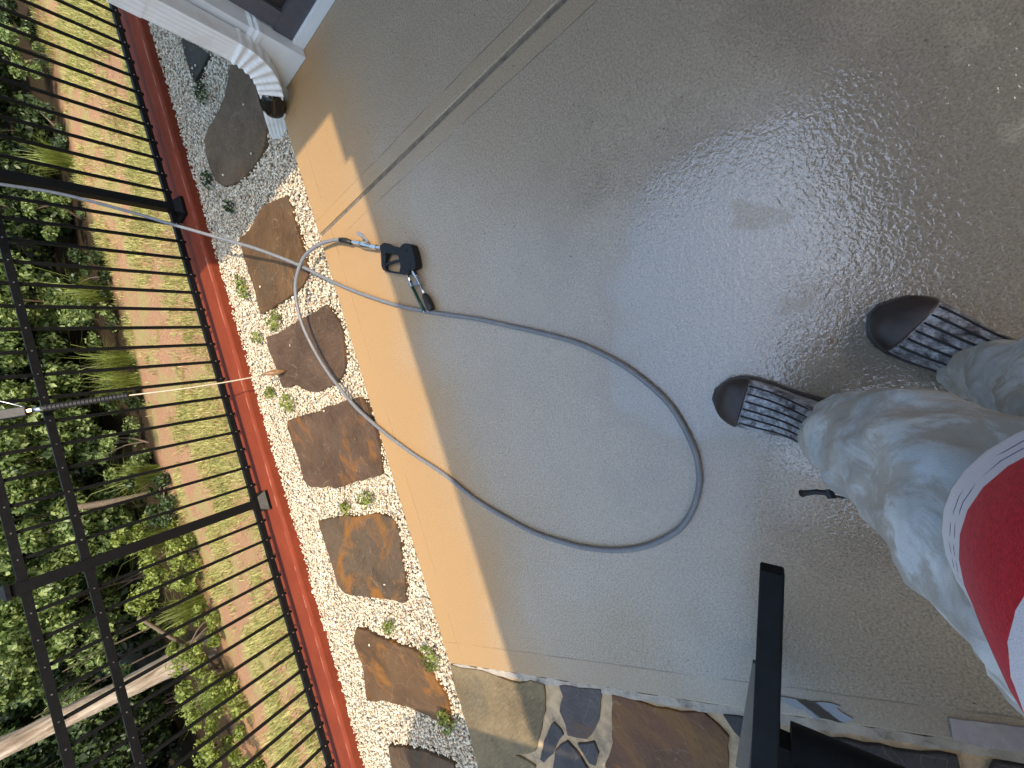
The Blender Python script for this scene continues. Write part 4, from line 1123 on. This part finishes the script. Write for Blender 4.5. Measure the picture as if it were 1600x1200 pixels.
# ================================================================== VEGETATION
def leaves(name, P, size, mat, parent=None, out=None, droop=.25, aspect=.6, width_var=.3):
    """P (n,3) leaf positions; diamond leaves of two folded triangles"""
    n = len(P)
    nrm = rng.normal(0, .75, (n, 3)); nrm[:, 2] += .75
    if out is not None: nrm += out * .9
    nrm /= np.linalg.norm(nrm, axis=1, keepdims=True)
    d = rng.normal(0, 1, (n, 3)); d[:, 2] -= droop
    d -= nrm * (d * nrm).sum(1, keepdims=True); d /= np.linalg.norm(d, axis=1, keepdims=True)
    s = np.cross(nrm, d)
    L = size * rng.lognormal(0, .28, (n, 1)); W = L * aspect * rng.uniform(1 - width_var, 1 + width_var, (n, 1)) * .5
    a = P - d * L * .5; b = P + s * W + nrm * L * .10 - d * L * .08; c = P + d * L * .5 - nrm * L * .06; e = P - s * W + nrm * L * .10 - d * L * .08
    V_ = np.stack([a, b, c, e], 1).reshape(-1, 3)
    k = (np.arange(n) * 4)[:, None]
    F_ = (k + np.array([[0, 1, 2, 0, 2, 3]])).reshape(-1)
    return link_mesh(name, raw_mesh(name, V_, F_, 3), mat, parent)

def blades(name, P, h, w, mat, parent=None, lean=.5, arch=0.35):
    n = len(P)
    a = rng.uniform(0, 2 * np.pi, n); H = h * rng.lognormal(0, .3, n)
    dx, dy = np.cos(a), np.sin(a); ln = lean * rng.uniform(.2, 1.2, n)
    sx, sy = -dy * w / 2, dx * w / 2
    b0 = P + np.stack([sx, sy, np.zeros(n)], 1); b1 = P - np.stack([sx, sy, np.zeros(n)], 1)
    m = P + np.stack([dx * H * ln * .35, dy * H * ln * .35, H * .62], 1)
    t_ = P + np.stack([dx * H * ln, dy * H * ln, H * (1 - arch * ln)], 1)
    m0 = m + np.stack([sx, sy, np.zeros(n)], 1) * .75; m1 = m - np.stack([sx, sy, np.zeros(n)], 1) * .75
    V_ = np.stack([b0, b1, m1, m0, t_], 1).reshape(-1, 3)
    k = (np.arange(n) * 5)[:, None]
    F_ = (k + np.array([[0, 1, 2, 0, 2, 3, 3, 2, 4]])).reshape(-1)
    return link_mesh(name, raw_mesh(name, V_, F_, 3), mat, parent)

def gz(x, y):
    return -0.35 + 0.03 * np.sin(x * 1.7 + y) + 0.03 * np.sin(x * 0.6 - y * 2.1) + 0.25 * np.exp(-((y - 3.13) / 0.35) ** 2)

# --- lawn grass, thinning to bare clay toward the wood
def vnoise(x, y, s, seed):
    r_ = np.random.default_rng(int(seed * 10) + 3)
    out = np.zeros(len(x)); amp = 1.0
    for o_ in range(3):
        g = r_.uniform(-1, 1, (128, 128))
        u_, v_ = x * s, y * s
        i, j = np.floor(u_).astype(int), np.floor(v_).astype(int)
        fx, fy = u_ - i, v_ - j
        fx, fy = fx * fx * (3 - 2 * fx), fy * fy * (3 - 2 * fy)
        G_ = lambda a, b: g[a % 128, b % 128]
        out += amp * ((G_(i, j) * (1 - fx) + G_(i + 1, j) * fx) * (1 - fy) + (G_(i, j + 1) * (1 - fx) + G_(i + 1, j + 1) * fx) * fy)
        s *= 2.1; amp *= .55
    return out
n = 230000
gx_ = rng.uniform(-4.5, 9.0, n); gy_ = rng.uniform(3.2, 6.7, n)
dens = .66 - .78 * np.clip((gy_ - 4.9 - .9 * vnoise(gx_, gy_, .9, 5.0)) / .9, 0, 1) + .75 * vnoise(gx_, gy_, 2.2, 1.0) + .25 * np.clip((gx_ - 1) / 4, 0, 1) + .35 * np.maximum(0, vnoise(gx_, gy_, 5.0, 7.0) - .25)
k = rng.random(n) < np.clip(dens, 0.0, 1)
gx_, gy_ = gx_[k], gy_[k]
o = blades('grass', np.stack([gx_, gy_, gz(gx_, gy_) - .005], 1), .050, .007, M['grass'], lean=1.0)
props(o, 'patchy parched green grass on the red clay behind the fence', 'grass', kind='stuff')

def bush(name, x, y, rx, ry, z0, z1, nl, size, mat, label, cat, group, stems=3, clumps=64, seed=0, aspect=.65):
    g0 = float(gz(np.array(x), np.array(y)))
    root = empty(name, (x, y, g0), label, cat, group)
    th = rng.uniform(0, 2 * np.pi, clumps); cz = rng.uniform(-1, 1, clumps); rr2 = np.sqrt(1 - cz ** 2) * rng.uniform(.55, 1.0, clumps)
    cen = np.stack([np.cos(th) * rr2 * rx, np.sin(th) * rr2 * ry, (cz * .5 + .5) * (z1 - z0) + z0], 1)
    nl = int(nl * 1.45)
    ci = rng.integers(0, clumps, nl)
    cs = rng.uniform(.14, .32, clumps) * min(rx, (z1 - z0))
    off = rng.normal(0, 1, (nl, 3)); off /= np.linalg.norm(off, axis=1, keepdims=True); off *= (rng.random((nl, 1)) ** .4)
    Pn = cen[ci] + off * cs[ci][:, None] * np.array([1.15, 1.15, .75])
    Pn += np.array([x, y, g0])
    leaves('foliage', Pn, size, mat, root, out=off, aspect=aspect)
    for k in range(stems):
        a = random.uniform(0, 6.28); r_ = random.uniform(.02, .12); q = cen[random.randrange(clumps)]
        bm = BM(); tube(bm, catmull([(x + r_ * math.cos(a), y + r_ * math.sin(a), g0 - .03), (x + q[0] * .35 + r_, y + q[1] * .35, g0 + q[2] * .5), (x + q[0] * .8, y + q[1] * .8, g0 + q[2] * .95)], 4), [.016, .014, .012, .011, .010, .009, .008, .006, .004], 6)
        obj('stem', bm, M['twig'], root, smooth=True)
    return root
GB = 'leafy bushes at the edge of the wood behind the fence'
ORD = ['first', 'second', 'third', 'fourth', 'fifth', 'sixth', 'seventh', 'eighth', 'ninth', 'tenth', 'eleventh', 'twelfth', 'thirteenth', 'fourteenth', 'fifteenth', 'sixteenth', 'seventeenth', 'eighteenth', 'nineteenth', 'twentieth']
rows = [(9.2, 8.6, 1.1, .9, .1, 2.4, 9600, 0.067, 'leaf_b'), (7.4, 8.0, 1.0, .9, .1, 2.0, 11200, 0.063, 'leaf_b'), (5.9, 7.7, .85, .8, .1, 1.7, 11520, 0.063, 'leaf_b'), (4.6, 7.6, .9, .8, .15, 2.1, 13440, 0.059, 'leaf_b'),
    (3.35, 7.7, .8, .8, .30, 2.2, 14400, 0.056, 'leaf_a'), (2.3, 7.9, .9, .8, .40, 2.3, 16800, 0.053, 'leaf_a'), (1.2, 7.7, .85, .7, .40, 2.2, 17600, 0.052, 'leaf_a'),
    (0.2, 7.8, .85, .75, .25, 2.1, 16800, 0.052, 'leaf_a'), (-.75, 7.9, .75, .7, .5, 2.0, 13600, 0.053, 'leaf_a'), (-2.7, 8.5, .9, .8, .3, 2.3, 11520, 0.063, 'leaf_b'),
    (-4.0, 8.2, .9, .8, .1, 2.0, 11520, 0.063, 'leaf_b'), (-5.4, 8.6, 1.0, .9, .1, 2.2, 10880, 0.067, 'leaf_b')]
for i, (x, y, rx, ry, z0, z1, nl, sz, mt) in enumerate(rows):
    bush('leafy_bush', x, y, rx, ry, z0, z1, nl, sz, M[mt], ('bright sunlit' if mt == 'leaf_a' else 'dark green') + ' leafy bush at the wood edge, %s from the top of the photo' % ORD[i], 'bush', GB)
GS = 'shadowy shrubs filling the wood behind the front bushes'
for i, (x, y) in enumerate([(10.5, 10.0), (8.4, 9.8), (6.6, 9.5), (5.1, 9.3), (3.9, 9.3), (2.8, 9.5), (1.7, 9.2), (.6, 9.4), (-.4, 9.3), (-1.5, 9.2), (-3.3, 9.9), (-5.0, 10.1), (-6.8, 10.2)]):
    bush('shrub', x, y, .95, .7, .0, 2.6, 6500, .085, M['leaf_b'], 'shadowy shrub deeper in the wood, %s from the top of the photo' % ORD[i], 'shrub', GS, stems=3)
GW = 'low weeds along the bare clay strip behind the fence'
wd = [(7.0, 6.7), (6.3, 6.6), (5.2, 6.7), (4.1, 6.75), (3.2, 6.6), (2.6, 6.9), (1.55, 6.7), (.95, 6.95), (.35, 6.5), (-.1, 6.75), (-.55, 6.35), (-.95, 6.7), (-1.45, 6.25), (-1.95, 6.45), (-2.3, 6.0), (-2.75, 6.2), (-3.2, 5.9), (-3.6, 6.3)]
for i, (x, y) in enumerate(wd):
    low = x < 0
    bush('weed_clump', x, y, .30 + .12 * (i % 3), .26, .02, .34 + .14 * (i % 2) + (.12 if low else 0), 1300, .036, M['leaf_c' if low else ('leaf_a' if i % 2 else 'leaf_b')],
         ('yellow green' if low else ('mid green' if i % 2 else 'dark green')) + ' weed clump by bare clay, %s from the top of the photo' % ORD[i], 'weed', GW, stems=2, clumps=12)
GT = 'arching grass tufts at the edge of the wood'
for i, (x, y) in enumerate([(4.8, 6.6), (3.05, 6.75), (2.05, 6.62), (1.75, 6.55), (.55, 6.7), (-.25, 6.9), (-1.2, 6.6), (-2.1, 6.15)]):
    n_ = 260; a_ = rng.uniform(0, 6.28, n_); r_ = .10 * np.sqrt(rng.random(n_))
    X_ = x + r_ * np.cos(a_); Y_ = y + r_ * np.sin(a_)
    root = empty('grass_tuft', (x, y, float(gz(np.array(x), np.array(y)))), 'arching pale grass tuft at the wood edge, %s from the top of the photo' % ORD[i], 'grass tuft', GT)
    blades('grass_blades', np.stack([X_, Y_, gz(X_, Y_)], 1), .40, .007, M['leaf_c'], root, lean=.9, arch=.45)

# fern-like fronds in front of the dark wood
for i, (fx, fy, fz) in enumerate([(-1.35, 7.4, .75), (-1.75, 7.8, 1.0)]):
    root = empty('feathery_sapling', (fx, fy, -.35), ('bright feathery sapling left of the pale trunk', 'taller dull feathery sapling near the top of the pale trunk')[i], 'sapling', 'feathery saplings by the pale trunk')
    bm = BM(); tube(bm, [(fx, fy, -.37), (fx + .02, fy, fz * .5), (fx, fy, fz)], [.012, .01, .006], 6); obj('stem', bm, M['twig'], root)
    Pn = []
    for k in range(9):
        a = random.uniform(0, 6.28); ln = random.uniform(.28, .45)
        for q in range(26):
            t_ = q / 25
            base = np.array([fx + math.cos(a) * ln * t_, fy + math.sin(a) * ln * t_, fz - .1 + .22 * t_ - .32 * t_ * t_ - .04 * k])
            for s_ in (-1, 1):
                Pn.append(base + np.array([-math.sin(a), math.cos(a), 0]) * s_ * .045 * (1 - .6 * t_))
    leaves('frond', np.array(Pn), .062, M['leaf_a'], root, aspect=.28)

# pale trunk rising out of the frame, with its crown far above
tree = empty('pale_trunk_tree', (-1.747, 6.695, -.35), 'tree with a pale sunlit rough trunk rising among the bushes', 'tree')
bm = BM()
pts = catmull([(-1.74, 6.70, -.45), (-1.72, 6.72, .2), (-1.66, 6.76, .9), (-1.60, 6.82, 1.8), (-1.62, 6.9, 3.2), (-1.7, 7.0, 5.0)], 8)
rgs = tube(bm, pts, [.165 - .05 * min(1, i / 12) + (.05 if i == 0 else 0) - .0012 * i for i in range(len(pts))], 22)
for r_ in rgs:
    for v_ in r_:
        v_.co += Vector((random.uniform(-1, 1), random.uniform(-1, 1), 0)) * .007
obj('trunk', bm, M['bark'], tree, smooth=True)
Pn = rng.normal(0, 1, (9000, 3)); Pn /= np.linalg.norm(Pn, axis=1, keepdims=True); Pn *= rng.random((9000, 1)) ** .4
leaves('crown', Pn * np.array([1.7, 1.5, 1.2]) + np.array([-1.7, 8.0, 5.4]), .13, M['leaf_b'], tree)
bm = BM(); tube(bm, catmull([(-1.0, 6.35, .22), (-1.35, 6.42, .02), (-1.75, 6.50, -.22), (-2.05, 6.45, -.33)], 5), .020, 7)
props(obj('fallen_branch', bm, M['twig'], smooth=True), 'thin bare fallen branch leaning across the foot of the pale trunk', 'branch')
bm = BM(); pts = catmull([(.32, 6.95, -.42), (.34, 7.0, -.05), (.40, 7.1, .38)], 6); tube(bm, pts, .040, 10)
st_ = props(obj('tree_stump', bm, M['twig'], smooth=True), 'short slim brown broken stem standing in a dark gap between the bushes', 'trunk')

# the wood behind: one dark mass
n = 42000
wx = rng.uniform(-22, 26, n); wy = 10.2 + 3.0 * rng.random(n) ** 1.5 + .5 * np.sin(wx * 1.3); wz = -.4 + 5.4 * rng.random(n) + .7 * np.sin(wx * .8 + wy)
k = vnoise(wx, wz, 1.1, 4) > -.75
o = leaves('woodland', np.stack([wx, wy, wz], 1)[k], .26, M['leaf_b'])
props(o, 'dark wood closing the view behind the bushes', 'woodland', kind='stuff')

# --- weeds sprouting in the gravel
GP = 'small green weeds sprouting in the gravel'
weed_spots = [((2.442, 2.366, -0.03), .075, 'small dark green weed in shaded gravel beside the long stepping stone'),
 ((1.994, 2.595, -0.03), .07, 'small dark green weed at the lower tip of the long shaded stepping stone'),
 ((1.212, 2.573, -0.03), .06, 'pale green weed at the fence side of the brown stone with the orange streak'),
 ((1.277, 2.57, -0.03), .05, 'tiny yellowish weed near the curb beside the brown stone'),
 ((0.903, 2.311, -0.03), .085, 'bright green weed between two stepping stones right under the hose loop'),
 ((0.891, 2.557, -0.03), .05, 'small green weed at the curb side of the dark stone with the lance tip'),
 ((0.422, 2.425, -0.03), .08, 'bright green weed in the gap below the dark stone with the lance tip'),
 ((0.536, 2.595, -0.03), .05, 'sparse weed close to the curb below the lance tip'),
 ((-0.252, 1.924, -0.03), .06, 'sparse green weed in the gravel below the rust bordered stone'),
 ((-0.278, 2.144, -0.03), .045, 'tiny dull weed between the rust bordered stone and the orange banded stone'),
 ((-1.089, 1.792, -0.03), .08, 'bright green weed by the slab corner above the stone paving'),
 ((-1.414, 1.81, -0.03), .075, 'bright yellow green weed growing against the corner of the last stepping stone'),
 ((-0.951, 2.061, -0.03), .05, 'thin weed in the gravel above the rust brown stone'),
 ((1.711, 2.433, -0.03), .05, 'faint dark weed in the shaded gravel near the shadow line')]
for i, (p, r_, lab) in enumerate(weed_spots):
    r_ *= .78
    root = empty('weed', p, lab, 'weed', GP)
    n_ = int(130 * r_ / .07); a_ = rng.uniform(0, 6.28, n_); q_ = r_ * np.sqrt(rng.random(n_))
    off = np.stack([np.cos(a_), np.sin(a_), np.zeros(n_)], 1)
    Pn = np.stack([p[0] + q_ * np.cos(a_), p[1] + q_ * np.sin(a_), p[2] + .012 + .035 * rng.random(n_)], 1)
    leaves('leaf_spray', Pn, .022, M['leaf_b' if i in (0, 1, 13) else 'leaf_c'], root, out=off, aspect=.5)  # weeds on shaded gravel take the leaf with shade in its colour

# --- small litter on the slab
bm = BM(); prism(bm, [(p[0], p[1]) for p in [(-0.089, -0.108, 0), (-0.088, -0.114, 0), (-0.096, -0.116, 0), (-0.098, -0.108, 0)]], .0005, .004)
props(obj('leaf_fragment', bm, M['rust_tip']), 'tiny reddish brown leaf fragment on the wet slab in front of the right boot', 'leaf')
